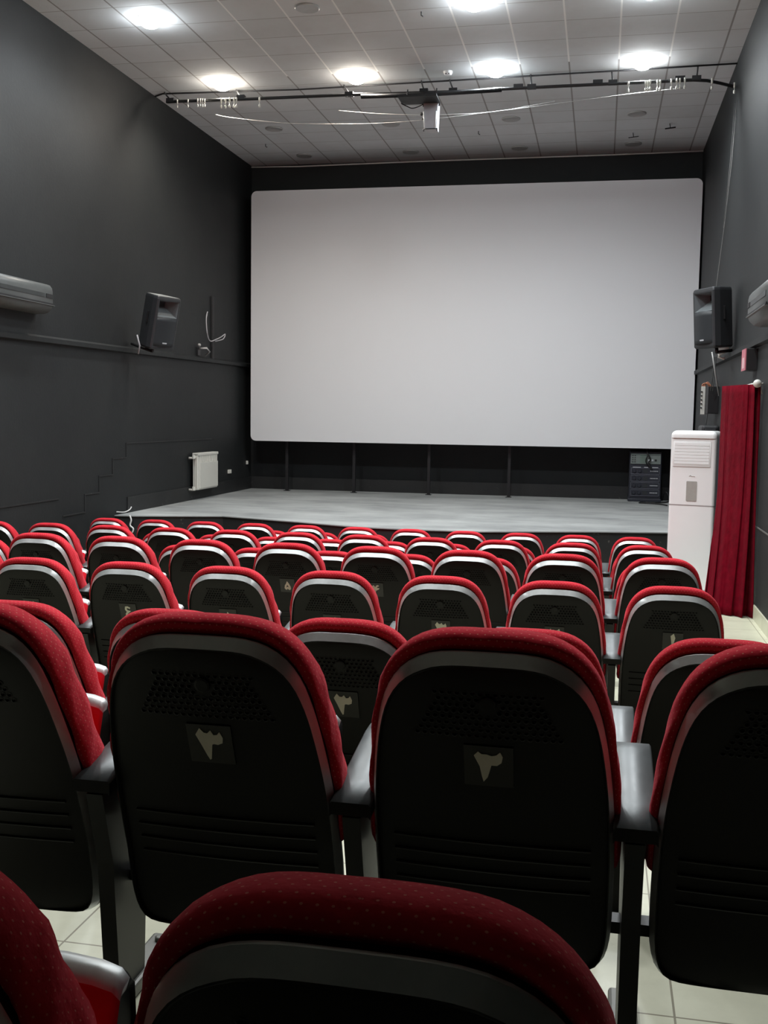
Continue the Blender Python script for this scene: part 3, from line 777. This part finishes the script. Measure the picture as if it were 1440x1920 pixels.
for j in range(nv):
    for i in range(nu):
        f = bm.faces.new((g[j][i], g[j][i + 1], g[j + 1][i + 1], g[j + 1][i])); f.smooth = True
        for lp in f.loops: lp[uvl].uv = (lp.vert.co.x, lp.vert.co.z)
cur = link_mesh('curtain', bm, M_CURT)
md = cur.modifiers.new('thick', 'SOLIDIFY'); md.thickness = 0.006
tag(cur, 'dark red velvet curtain hanging at the exit in the right wall', 'curtain')
t = thing('curtain_rod', 'white curtain rod with round white end knob above the red curtain', 'curtain rod', (1.36, 9.80, 0.33))
bm = bmesh.new(); tube(bm, [(-0.02, 0.02, 0), (-0.02, 2.1, 0)], 0.013, 10); link_mesh('rod', bm, M_ENAMEL, t)
bm = bmesh.new(); bmesh.ops.create_uvsphere(bm, u_segments=14, v_segments=10, radius=0.036, matrix=Matrix.Translation((-0.02, -0.01, 0)))
bmesh.ops.create_cone(bm, cap_ends=True, segments=14, radius1=0.03, radius2=0.02, depth=0.04, matrix=Matrix.Translation((-0.02, 0.03, 0)) @ Matrix.Rotation(math.pi / 2, 4, 'X')); link_mesh('end_knob', bm, M_ENAMEL, t, True)
bm = bmesh.new(); tube(bm, [(-0.02, 0.06, 0), (0.04, 0.06, 0.002)], 0.008, 8); tube(bm, [(0.0, 0.02, 0.0), (0.03, 0.04, -0.09)], 0.006, 6); link_mesh('bracket', bm, M_ENAMEL, t)

# ============================================================ SIGN BOX, PANEL BOX, SECURITY LAMP ON THE RIGHT WALL
t = thing('exit_sign_box', 'black wall box with faded pink face above the red curtain', 'sign', (WR, 10.45, 0.57))
bm = bmesh.new(); box(bm, (-0.100, -0.15, -0.10), (0, 0.13, 0.10), 0, 0.004); link_mesh('housing', bm, M_BLACK, t)
bm = bmesh.new(); box(bm, (-0.108, -0.145, -0.10), (-0.099, 0.125, 0.10), 0); box(bm, (-0.1095, -0.08, -0.08), (-0.1075, 0.06, 0.02), 1); link_mesh('sign_face', bm, [M_PINK, mat('pale_pink_worn', (0.72, 0.45, 0.47), 0.5)], t)
t = thing('wall_junction_box', 'black wall box with cream inner side and loose copper wires', 'junction box', (WR, 13.9, 0.25))
bm = bmesh.new(); box(bm, (-0.125, -0.42, -0.165), (0, 0.0, 0.165), 0, 0.004); link_mesh('housing', bm, M_BLACK, t)
bm = bmesh.new(); box(bm, (-0.175, -0.06, -0.175), (-0.126, -0.03, 0.175), 0, 0.002)
for k in range(5): box(bm, (-0.178, -0.068, -0.10 + k * 0.05), (-0.160, -0.059, -0.085 + k * 0.05), 1)
link_mesh('terminal_board', bm, [M_ENAMEL, M_BLACK], t)
bm = bmesh.new()
for k in range(4): tube(bm, smoothpts([(-0.165 + 0.01 * k, -0.04, 0.17), (-0.165 + 0.02 * k, -0.05, 0.20 + 0.01 * k), (-0.12 + 0.02 * k, -0.05, 0.215 - 0.01 * k), (-0.08 + 0.015 * k, -0.04, 0.17)]), 0.006, 6)
link_mesh('wires', bm, M_COPPER, t)
t = thing('grey_cabinet', 'small dark grey cabinet on the wall behind the white air conditioner', 'cabinet', (WR, 13.6, -0.28))
bm = bmesh.new(); box(bm, (-0.20, -0.30, -0.28), (0, 0.2, 0.22), 0, 0.03, 3); link_mesh('body', bm, M_SPK, t)
bm = bmesh.new(); box(bm, (-0.165, -0.312, -0.24), (-0.03, -0.298, 0.18), 0, 0.01); link_mesh('door', bm, M_SPK, t)
t = thing('security_lamp', 'small white angled security lamp on the ledge under the right speaker', 'lamp', (1.33, 12.62, 0.80))
bm = bmesh.new(); box(bm, (-0.06, -0.05, -0.045), (0.07, 0.05, 0.045), 0, 0.008); bmesh.ops.rotate(bm, verts=bm.verts, cent=(0, 0, 0), matrix=Matrix.Rotation(-0.5, 3, 'Y')); link_mesh('head', bm, M_ENAMEL, t)
bm = bmesh.new(); tube(bm, [(-0.03, 0, -0.02), (-0.035, 0, -0.08), (0.02, 0, -0.10), (0.06, 0, -0.06)], 0.014, 8); link_mesh('bracket', bm, M_ENAMEL, t)
bm = bmesh.new(); tube(bm, [(1.385, 12.75, 3.60), (1.385, 13.0, 3.0), (1.385, 13.5, 2.35), (1.385, 14.15, 1.72), (1.385, 14.3, 1.2)], 0.004, 6)
tag(link_mesh('rope', bm, M_ROPE), 'pale rope running down the right wall from the curtain rail', 'rope')
bm = bmesh.new(); tube(bm, [(1.385, 12.95, 3.62), (1.392, 13.25, 3.0), (1.392, 13.7, 2.35)], 0.0025, 6)
tag(link_mesh('rope', bm, M_ROPE), 'thin second cord beside the rope on the right wall', 'rope')
def cable(pts, r, m, label, cat='cable', n=6):
    bm = bmesh.new(); tube(bm, smoothpts(pts), r, n); return tag(link_mesh(cat.replace(' ', '_'), bm, m), label, cat)
cable([(1.307, 13.200, 0.764), (1.316, 13.400, 0.570), (1.305, 13.500, 0.315), (1.288, 13.600, 0.055), (1.260, 13.700, -0.277)], 0.006, M_WALLAC, 'grey cable hanging below the right speaker, next to the screen')
cable([(1.325, 13.200, 0.764), (1.325, 13.300, 0.566), (1.319, 13.400, 0.345)], 0.005, M_WALLAC, 'short dark cable between right speaker and junction box')
bm = bmesh.new(); tube(bm, [(1.255, 13.000, 0.802), (1.365, 13.100, 0.294)], 0.009, 8); tag(link_mesh('support_rod', bm, M_RING), 'thin silver rod slanting below the right speaker', 'rod')

# ============================================================ LOUDSPEAKERS
def speaker(name, label, loc, az, pitch, d):
    t = thing(name, label, 'speaker', loc)
    t.rotation_euler = (0, 0, 0)
    # local: front faces -Y
    rot = Matrix.Rotation(az, 4, 'Z') @ Matrix.Rotation(pitch, 4, 'X')
    t.matrix_world = Matrix.Translation(loc) @ rot
    w, h = 0.200, 0.325
    bm = bmesh.new()
    poly = [(-w, 0), (-w + 0.015, -0.012), (w - 0.015, -0.012), (w, 0), (w, 0.07), (w * 0.62, d), (-w * 0.62, d), (-w, 0.07)]
    lv = []
    for z, k, dz in ((-h, 0.93, 0), (-h + 0.02, 1.0, 0), (h - 0.035, 1.0, 0), (h - 0.01, 0.965, 0), (h, 0.90, 0)):
        lv.append([bm.verts.new((x * k, 0.15 + (y - 0.15) * k, z)) for x, y in poly])
    n = len(poly)
    for a, b in zip(lv, lv[1:]):
        for i in range(n):
            # leave the front open for horn mouth and grille
            if a is lv[1] and i in (1,): continue
            bm.faces.new((a[i], a[(i + 1) % n], b[(i + 1) % n], b[i]))
    bm.faces.new(lv[0][::-1]); f = bm.faces.new(lv[-1]); f.material_index = 1  # cabinet top coloured paler for the light falling on it
    # front bezel with two openings
    yf = -0.012; X = w - 0.015; Z0, Z1 = -h + 0.02, h - 0.035; g0 = -h + 0.05; g1 = 0.065; h0 = 0.075; h1 = h - 0.05; xi = w - 0.035
    def q(*p): bm.faces.new([bm.verts.new(v) for v in p])
    def rect(x0, x1, z0, z1): q((x0, yf, z0), (x1, yf, z0), (x1, yf, z1), (x0, yf, z1))
    rect(-X, -xi, Z0, Z1); rect(xi, X, Z0, Z1); rect(-xi, xi, Z0, g0); rect(-xi, xi, g1, h0); rect(-xi, xi, h1, Z1)
    bmesh.ops.remove_doubles(bm, verts=bm.verts, dist=0.0005)
    bmesh.ops.recalc_face_normals(bm, faces=bm.faces)
    link_mesh('cabinet', bm, [M_SPK, M_SPKL], t)
    # horn: flared recess
    bm = bmesh.new()
    o = [(-xi, yf, h0), (xi, yf, h0), (xi, yf, h1), (-xi, yf, h1)]
    i_ = [(-0.07, 0.13, 0.19), (0.07, 0.13, 0.19), (0.07, 0.13, 0.25), (-0.07, 0.13, 0.25)]
    ov = [bm.verts.new(p) for p in o]; iv = [bm.verts.new(p) for p in i_]
    for k in range(4): bm.faces.new((ov[k], ov[(k + 1) % 4], iv[(k + 1) % 4], iv[k]))
    f = bm.faces.new(iv); f.material_index = 1
    link_mesh('horn', bm, [M_HORN, M_BLACK], t)
    # bowed grille
    bm = bmesh.new(); rows = []
    for j in range(9):
        z = g0 + (g1 - g0) * j / 8
        rows.append([bm.verts.new((-xi + 2 * xi * i / 12, yf - 0.022 * math.sin(math.pi * i / 12) - 0.001 - (0.0), z + (0.012 * math.sin(math.pi * i / 12) if j == 8 else 0))) for i in range(13)])
    for a, b in zip(rows, rows[1:]):
        for i in range(12):
            f = bm.faces.new((a[i], a[i + 1], b[i + 1], b[i])); f.smooth = True
    for row, zz in ((rows[0], 0), (rows[-1], 0)):
        bk = [bm.verts.new((v.co.x, yf + 0.01, v.co.z)) for v in row]
        for i in range(12): bm.faces.new((row[i], row[i + 1], bk[i + 1], bk[i]))
    bmesh.ops.recalc_face_normals(bm, faces=bm.faces)
    link_mesh('grille', bm, M_GRILLE, t)
    bm = bmesh.new(); box(bm, (-0.035, yf - 0.026, g0 + 0.03), (0.035, yf - 0.02, g0 + 0.045)); link_mesh('badge', bm, M_RACKL, t)
    # side handles
    for s in (-1, 1):
        bm = bmesh.new()
        box(bm, (s * w * 0.82 - 0.03, 0.12, -0.03), (s * w * 0.82 + 0.03, 0.145, 0.12), 0, 0.006)
        link_mesh('handle', bm, M_BLACK, t)
    bm = bmesh.new(); tube(bm, [(0, 0.15, -h), (0, 0.15, -h - 0.06)], 0.02, 8); tube(bm, [(0, 0.15, -h - 0.05), (0, 0.52 if d < 0.285 and loc[0] < 0 else 0.40, -h - 0.03)], 0.018, 8)
    link_mesh('mounting_bracket', bm, M_BLACKM, t)
    return t
speaker('loudspeaker', 'black loudspeaker tilted forward on the left wall above the ledge', (-5.27, 12.25, 1.085), math.radians(69), math.radians(13), 0.28)
speaker('loudspeaker', 'black loudspeaker at the right wall beside the screen edge', (1.075, 12.15, 1.115), math.radians(-62), math.radians(4), 0.27)
for side, x0, x1, y, z in (('left', WL, -5.62, 12.25, 0.80),):
    bm = bmesh.new(); tube(bm, [(-5.461, 11.850, 0.918), (-5.451, 11.900, 0.795), (-5.481, 11.920, 0.695)], 0.009, 6)
    tag(link_mesh('wall_hook', bm, M_PALE), 'small pale metal hook on the left wall beside the loudspeaker', 'hook')

# ============================================================ SMALL FITTINGS ON THE LEFT WALL
bm = bmesh.new(); box(bm, (WL, 15.26, 0.82), (WL + 0.03, 15.34, 1.76), 0, 0.005); tag(link_mesh('conduit', bm, M_BLACK), 'black vertical cable duct on the left wall', 'conduit')
cable([(WL + 0.02, 15.03, 1.42), (WL + 0.05, 15.0, 1.50), (WL + 0.05, 14.95, 1.40), (WL + 0.05, 14.98, 1.2), (WL + 0.05, 15.1, 1.08), (WL + 0.08, 15.3, 1.12), (WL + 0.08, 15.5, 1.17), (WL + 0.1, 15.62, 1.22), (WL + 0.09, 15.55, 1.14), (WL + 0.06, 15.3, 1.09)], 0.008, M_PALE, 'loose pale wires looped around the black duct on left wall')
t = thing('wall_clamp', 'small metal clamp fixed above the ledge of the left wall', 'clamp', (WL, 14.72, 0.90))
bm = bmesh.new(); box(bm, (0, -0.05, -0.06), (0.03, 0.05, 0.06), 0, 0.004); link_mesh('plate', bm, M_BLACKM, t)
bm = bmesh.new(); tube(bm, [(0.02, 0.0, 0.04), (0.14, 0.02, 0.05), (0.17, 0.05, 0.0), (0.10, 0.06, -0.06)], 0.016, 8); bmesh.ops.create_uvsphere(bm, u_segments=10, v_segments=8, radius=0.025, matrix=Matrix.Translation((0.05, -0.05, 0.09))); link_mesh('jaw', bm, M_RING, t)
for y, z, lb in ((16.05, -0.93, 'small white socket on the left wall right of the radiator'), (16.95, -0.82, 'tiny white fitting on the left wall close to the screen corner')):
    bm = bmesh.new(); box(bm, (WL, y - 0.05, z - 0.03), (WL + 0.03, y - 0.01, z + 0.03), 0, 0.004)
    if y < 16.5: box(bm, (WL, y + 0.02, z - 0.03), (WL + 0.03, y + 0.06, z + 0.03), 0, 0.004)
    tag(link_mesh('wall_socket', bm, M_ENAMEL), lb, 'socket')
cable([(WL + 0.02, 12.0, -1.23), (WL + 0.025, 12.2, -1.25), (WL + 0.02, 12.36, -1.235), (WL + 0.03, 12.40, -1.20)], 0.007, M_CORD, 'white plaster bead along the wall where the stage begins', 'sealant')
cable([(-5.612, 11.930, -1.258), (-5.587, 11.920, -1.316), (-5.601, 11.920, -1.382), (-5.560, 11.920, -1.426), (-5.588, 11.920, -1.500)], 0.010, M_CORD, 'white dripping foam at the left front corner of the stage', 'sealant')
# radiator
t = thing('radiator', 'white panel radiator on the left wall above the stage floor', 'radiator', (WL, 14.41, -1.12))
bm = bmesh.new()
nf = 10
box(bm, (0.05, 0.0, 0.0), (0.13, 0.80, 0.53), 0, 0.012)
box(bm, (0.128, 0.06, 0.02), (0.140, 0.79, 0.40), 0, 0.004)
for k in range(nf):
    y = 0.07 + k * 0.072
    box(bm, (0.128, y, 0.40), (0.139, y + 0.045, 0.50), 0, 0.003)
box(bm, (0.04, 0.0, 0.50), (0.145, 0.80, 0.54), 0, 0.008)
link_mesh('panel', bm, M_ENAMEL, t)
bm = bmesh.new()
for k in range(3): box(bm, (0.055 + 0.025 * k, -0.008, 0.03), (0.068 + 0.025 * k, 0.002, 0.49), 0, 0.003)
link_mesh('side_grille', bm, M_ENAMEL, t)
for z, nm in ((0.47, 'valve'), (0.01, 'valve')):
    bm = bmesh.new(); tube(bm, [(0.09, 0.0, z), (0.09, -0.06, z), (0.02, -0.08, z)], 0.016, 8); bmesh.ops.create_cone(bm, cap_ends=True, segments=10, radius1=0.024, radius2=0.02, depth=0.05, matrix=Matrix.Translation((0.09, -0.07, z + 0.02))); link_mesh(nm, bm, M_ENAMEL, t)

# ============================================================ WALL MOUNTED AIR CONDITIONERS
def wall_ac(name, label, x, s, y0, y1, z, disp_far):
    t = thing(name, label, 'air conditioner', (x, y0, z))
    L = y1 - y0
    prof = [(0, -0.15), (0.12, -0.15), (0.165, -0.135), (0.20, -0.10), (0.215, -0.055), (0.215, 0.075), (0.208, 0.11), (0.185, 0.14), (0.15, 0.152), (0, 0.152)]
    def body(prof, a, b, ins, m, nm, mi=0):
        bm = bmesh.new(); lv = []
        for yy, k in ((a, ins), (a + 0.035, 1), (b - 0.035, 1), (b, ins)):
            lv.append([bm.verts.new((s * u * (k if u > 0.05 else 1), yy, v * (0.5 + 0.5 * k))) for u, v in prof])
        n = len(prof)
        for p, r in zip(lv, lv[1:]):
            for i in range(n):
                f = bm.faces.new((p[i], p[(i + 1) % n], r[(i + 1) % n], r[i])); f.smooth = True
        bm.faces.new(lv[0]); bm.faces.new(lv[-1])
        bmesh.ops.recalc_face_normals(bm, faces=bm.faces)
        return link_mesh(nm, bm, m, t)
    o = body(prof, 0, L, 0.86, M_WALLAC, 'body')
    o.data.set_sharp_from_angle(angle=math.radians(50))
    bm = bmesh.new(); prism(bm, [(0.214, 0.005), (0.219, 0.005), (0.219, 0.045), (0.214, 0.045)], 0.04, L - 0.20, lambda u, v, tt: Vector((s * u, tt, v))); bmesh.ops.recalc_face_normals(bm, faces=bm.faces); link_mesh('front_strip', bm, M_WALLAC2, t)
    bm = bmesh.new(); prism(bm, [(0.214, 0.005), (0.221, 0.005), (0.221, 0.045), (0.214, 0.045)], L - 0.17, L - 0.03, lambda u, v, tt: Vector((s * u, tt, v))); bmesh.ops.recalc_face_normals(bm, faces=bm.faces); link_mesh('display', bm, M_BLACK, t)
    bm = bmesh.new(); prism(bm, [(0.208, -0.060), (0.219, -0.060), (0.219, -0.045), (0.208, -0.045)], 0.01, L - 0.01, lambda u, v, tt: Vector((s * u, tt, v))); bmesh.ops.recalc_face_normals(bm, faces=bm.faces); link_mesh('air_slot', bm, M_BLACK, t)
    bm = bmesh.new(); prism(bm, [(0.195, -0.078), (0.226, -0.070), (0.226, -0.063), (0.195, -0.066)], 0.01, L - 0.01, lambda u, v, tt: Vector((s * u, tt, v))); bmesh.ops.recalc_face_normals(bm, faces=bm.faces); link_mesh('louvre', bm, M_WALLAC, t)
wall_ac('wall_air_conditioner', 'dark grey wall air conditioner on the left wall', WL, 1, 9.0, 10.20, 1.155, True)
wall_ac('wall_air_conditioner', 'dark grey wall air conditioner on the right wall', WR, -1, 8.40, 9.47, 0.94, True)

# ============================================================ CEILING RAIL, CORDS, STAGE LAMP
t = thing('curtain_rail', 'black ceiling curtain rail hung across the room before the stage', 'curtain rail', (0, 0, 0))
RP = [(-5.461, 12.750, 3.876), (-4.285, 12.750, 3.862), (-3.138, 12.750, 3.855), (-1.838, 12.750, 3.834), (-0.897, 12.750, 3.839), (0.015, 12.750, 3.839), (0.901, 12.750, 3.838), (1.051, 12.800, 3.840), (1.212, 12.950, 3.849), (1.388, 13.050, 3.829)]
bm = bmesh.new(); tube(bm, RP, 0.019, 8); link_mesh('rail', bm, M_BLACKM, t)
bm = bmesh.new(); tube(bm, [(-2.952, 12.720, 3.820), (-2.152, 12.720, 3.809), (-1.261, 12.720, 3.823)], 0.028, 4); link_mesh('splice_bar', bm, M_BLACKM, t)
bm = bmesh.new(); tube(bm, [Vector((WL + 0.02, 13.22, ZC - 0.015)), (-5.683, 13.150, 4.100), (-3.867, 13.180, 4.079), (-2.028, 13.140, 4.083), (0.011, 13.080, 4.084), (1.410, 13.030, 4.083)], 0.010, 6); link_mesh('ceiling_wire', bm, M_BLACKM, t)
for a, b in (((-5.661, 13.150, 4.119), (-5.408, 12.760, 3.896)), ((-4.683, 13.150, 4.101), (-4.482, 12.760, 3.893)), ((-3.272, 13.150, 4.094), (-3.107, 12.760, 3.869)), ((-2.294, 13.150, 4.099), (-2.192, 12.760, 3.865)), ((-1.944, 13.150, 4.095), (-1.840, 12.760, 3.855)), ((-0.962, 13.150, 4.110), (-0.917, 12.760, 3.855)), ((-0.008, 13.150, 4.113), (0.009, 12.760, 3.860)), ((0.977, 13.150, 4.131), (0.936, 12.760, 3.863))):
    bm = bmesh.new(); a = Vector(a); b = Vector(b); mid = (a * 0.45 + b * 0.55) + Vector((0, -0.02, 0))
    tube(bm, [a, mid, b], 0.010, 6); box(bm, (b.x - 0.05, b.y - 0.03, b.z - 0.03), (b.x + 0.05, b.y + 0.03, b.z + 0.02)); link_mesh('hanger', bm, M_BLACKM, t)
bm = bmesh.new()
for b in ((-1.071, 12.750, 3.853), (-0.160, 12.750, 3.859), (0.755, 12.750, 3.857)): b = Vector(b); box(bm, (b.x - 0.055, b.y - 0.02, b.z - 0.012), (b.x + 0.055, b.y + 0.02, b.z + 0.03))
link_mesh('clamp_plate', bm, M_BLACKM, t)
gl = [(-5.302, 12.719, 3.862), (-5.161, 12.719, 3.862), (-5.034, 12.719, 3.863), (-4.999, 12.719, 3.862), (-4.971, 12.719, 3.860), (-4.943, 12.719, 3.859), (-4.727, 12.719, 3.850), (-4.671, 12.719, 3.847), (-4.616, 12.719, 3.851), (-4.560, 12.719, 3.849), (-4.526, 12.719, 3.847), (-4.230, 12.719, 3.841), (0.183, 12.719, 3.818), (0.378, 12.719, 3.820), (0.402, 12.719, 3.819), (0.426, 12.719, 3.824), (0.508, 12.719, 3.820), (0.538, 12.719, 3.819), (0.661, 12.719, 3.825), (0.719, 12.719, 3.828), (0.754, 12.719, 3.826), (0.807, 12.719, 3.830), (1.103, 12.719, 3.810), (1.376, 12.992, 3.832)]
bm = bmesh.new(); lathe(bm, [(0.006, 0.03), (0.011, 0.028), (0.011, -0.026), (0.005, -0.03), (0.004, -0.055), (0.012, -0.06), (0.012, -0.09), (0.004, -0.095)], 8)
gm = link_mesh('curtain_glider', bm, M_ENAMEL)
for i, p in enumerate(gl):
    o = gm if i == 0 else gm.copy()
    if i: COL.objects.link(o)
    o.location = p
    s = 0.8 if i < 6 else 1.0
    o.scale = (s, s, s)
    side = 'left' if i < 12 else 'right'
    idx = i % 12
    tag(o, 'small white curtain glider, %s from the left on the %s half of the rail' % ((ORD + ['twelfth'])[idx], side), 'curtain glider', 'white curtain gliders on the rail')
cable([(-4.880, 12.950, 3.751), (-4.703, 12.950, 3.711), (-4.212, 12.950, 3.639), (-3.796, 12.950, 3.597), (-3.250, 12.950, 3.572), (-2.847, 12.950, 3.562), (-2.448, 12.950, 3.568), (-1.925, 12.950, 3.597), (-1.539, 12.950, 3.628), (-0.905, 12.950, 3.678), (-0.408, 12.950, 3.721), (0.202, 12.950, 3.776), (0.800, 12.950, 3.814)], 0.0032, M_ROPE, 'long white cord sagging below the ceiling rail', 'cord')
cable([(-3.294, 12.980, 3.744), (-2.989, 12.980, 3.706), (-2.721, 12.980, 3.679), (-2.258, 12.980, 3.647), (-1.801, 12.980, 3.638), (-1.351, 12.980, 3.650), (-0.971, 12.980, 3.696), (-0.658, 12.980, 3.738)], 0.0028, M_ROPE, 'shorter white cord behind the hanging stage lamp', 'cord')
t = thing('equipment_shelf', 'black flat plate hanging under the ceiling rail', 'plate', (-2.2, 12.52, 3.70))
bm = bmesh.new(); box(bm, (-0.235, -0.15, -0.012), (0.22, 0.17, 0.012)); link_mesh('plate', bm, M_BLACK, t)
bm = bmesh.new()
for x in (-0.18, 0.17): tube(bm, [(x, 0.14, 0.0), (x, 0.19, 0.17)], 0.008, 6)
link_mesh('strap', bm, M_BLACKM, t)
cen = Vector((-2.094, 12.750, 3.544))
t = thing('stage_lamp', 'pale grey stage lamp hanging below the ceiling rail', 'stage light', cen)
bm = bmesh.new(); prism(bm, [(-0.085, 0.16), (0.085, 0.16), (0.075, -0.15), (-0.06, -0.15)], -0.09, 0.09, lambda u, v, tt: Vector((u, tt, v))); bmesh.ops.recalc_face_normals(bm, faces=bm.faces); link_mesh('housing', bm, M_PALE, t)
bm = bmesh.new()
for x in (-0.078, 0.07): tube(bm, [(x, -0.095, 0.05), (x * 0.86, -0.095, -0.15)], 0.009, 6)
link_mesh('side_rods', bm, M_WHITE, t)
bm = bmesh.new(); tube(bm, [(-0.095, -0.05, 0.12), (-0.09, -0.05, 0.17), (-0.05, -0.05, 0.195), (0.06, -0.05, 0.20), (0.10, -0.05, 0.165), (0.098, -0.05, 0.12)], 0.008, 6)
tube(bm, [(0.0, -0.05, 0.2), (0.0, -0.02, 0.235)], 0.008, 6); link_mesh('yoke', bm, M_BLACKM, t)
bm = bmesh.new(); tube(bm, [(-0.075, -0.1, -0.15), (-0.075, -0.1, -0.18)], 0.007, 6); tube(bm, [(0.085, -0.1, -0.15), (0.085, -0.1, -0.18)], 0.007, 6); tube(bm, [(-0.075, -0.1, -0.152), (0.085, -0.1, -0.152)], 0.007, 6); link_mesh('colour_frame', bm, M_BLACKM, t)
bm = bmesh.new(); bmesh.ops.create_uvsphere(bm, u_segments=10, v_segments=8, radius=0.02, matrix=Matrix.Translation((-0.115, -0.03, 0.04))); bmesh.ops.create_uvsphere(bm, u_segments=10, v_segments=8, radius=0.014, matrix=Matrix.Translation((-0.10, -0.04, -0.02))); link_mesh('knob', bm, M_BLACK, t)
cable([(-2.437, 12.600, 3.682), (-2.372, 12.600, 3.649), (-2.312, 12.620, 3.628), (-2.253, 12.650, 3.646), (-2.192, 12.700, 3.688)], 0.006, M_BLACK, 'short black lead looping from the hanging plate to stage lamp')
t = thing('smoke_detector', 'small round white smoke detector on the ceiling before the rail', 'smoke detector', (-1.925, 12.87, ZC))
bm = bmesh.new(); lathe(bm, [(0.055, 0.0), (0.055, -0.02), (0.04, -0.045), (0.015, -0.05)], 18); link_mesh('body', bm, M_WHITE, t, True)
bm = bmesh.new(); box(bm, (-0.025, -0.046, -0.042), (-0.01, -0.036, -0.032)); box(bm, (0.01, -0.046, -0.042), (0.025, -0.036, -0.032)); link_mesh('sensor', bm, M_BLACK, t)
for p_, lb in (((-1.929, 10.983, 4.109), 'tiny brown hook in the ceiling at the top of picture'), ((-5.156, 15.804, 4.109), 'small dark hook in the ceiling near the left wall'), ((-1.866, 15.558, 4.109), 'tiny dark hook in the ceiling past the stage lamp')):
    p_ = Vector(p_)
    bm = bmesh.new(); tube(bm, [(p_.x, p_.y, ZC), (p_.x, p_.y, ZC - 0.035), (p_.x + 0.025, p_.y, ZC - 0.05)], 0.008, 6); tag(link_mesh('ceiling_hook', bm, M_HOLE), lb, 'hook')
for p_, lb in (((0.817, 15.557, 4.049), 'bent black bracket on the ceiling near the right wall'), ((0.330, 15.968, 4.049), 'small thin bracket on the ceiling over the screen')):
    p_ = Vector(p_)
    bm = bmesh.new(); tube(bm, [(p_.x - 0.07, p_.y - 0.05, p_.z - 0.02), (p_.x + 0.07, p_.y + 0.05, p_.z + 0.02)], 0.010 if 'bent' in lb else 0.006, 6); tube(bm, [(p_.x, p_.y, p_.z), (p_.x - 0.01, p_.y, ZC)], 0.006, 6)
    tag(link_mesh('ceiling_bracket', bm, M_BLACKM), lb, 'bracket')
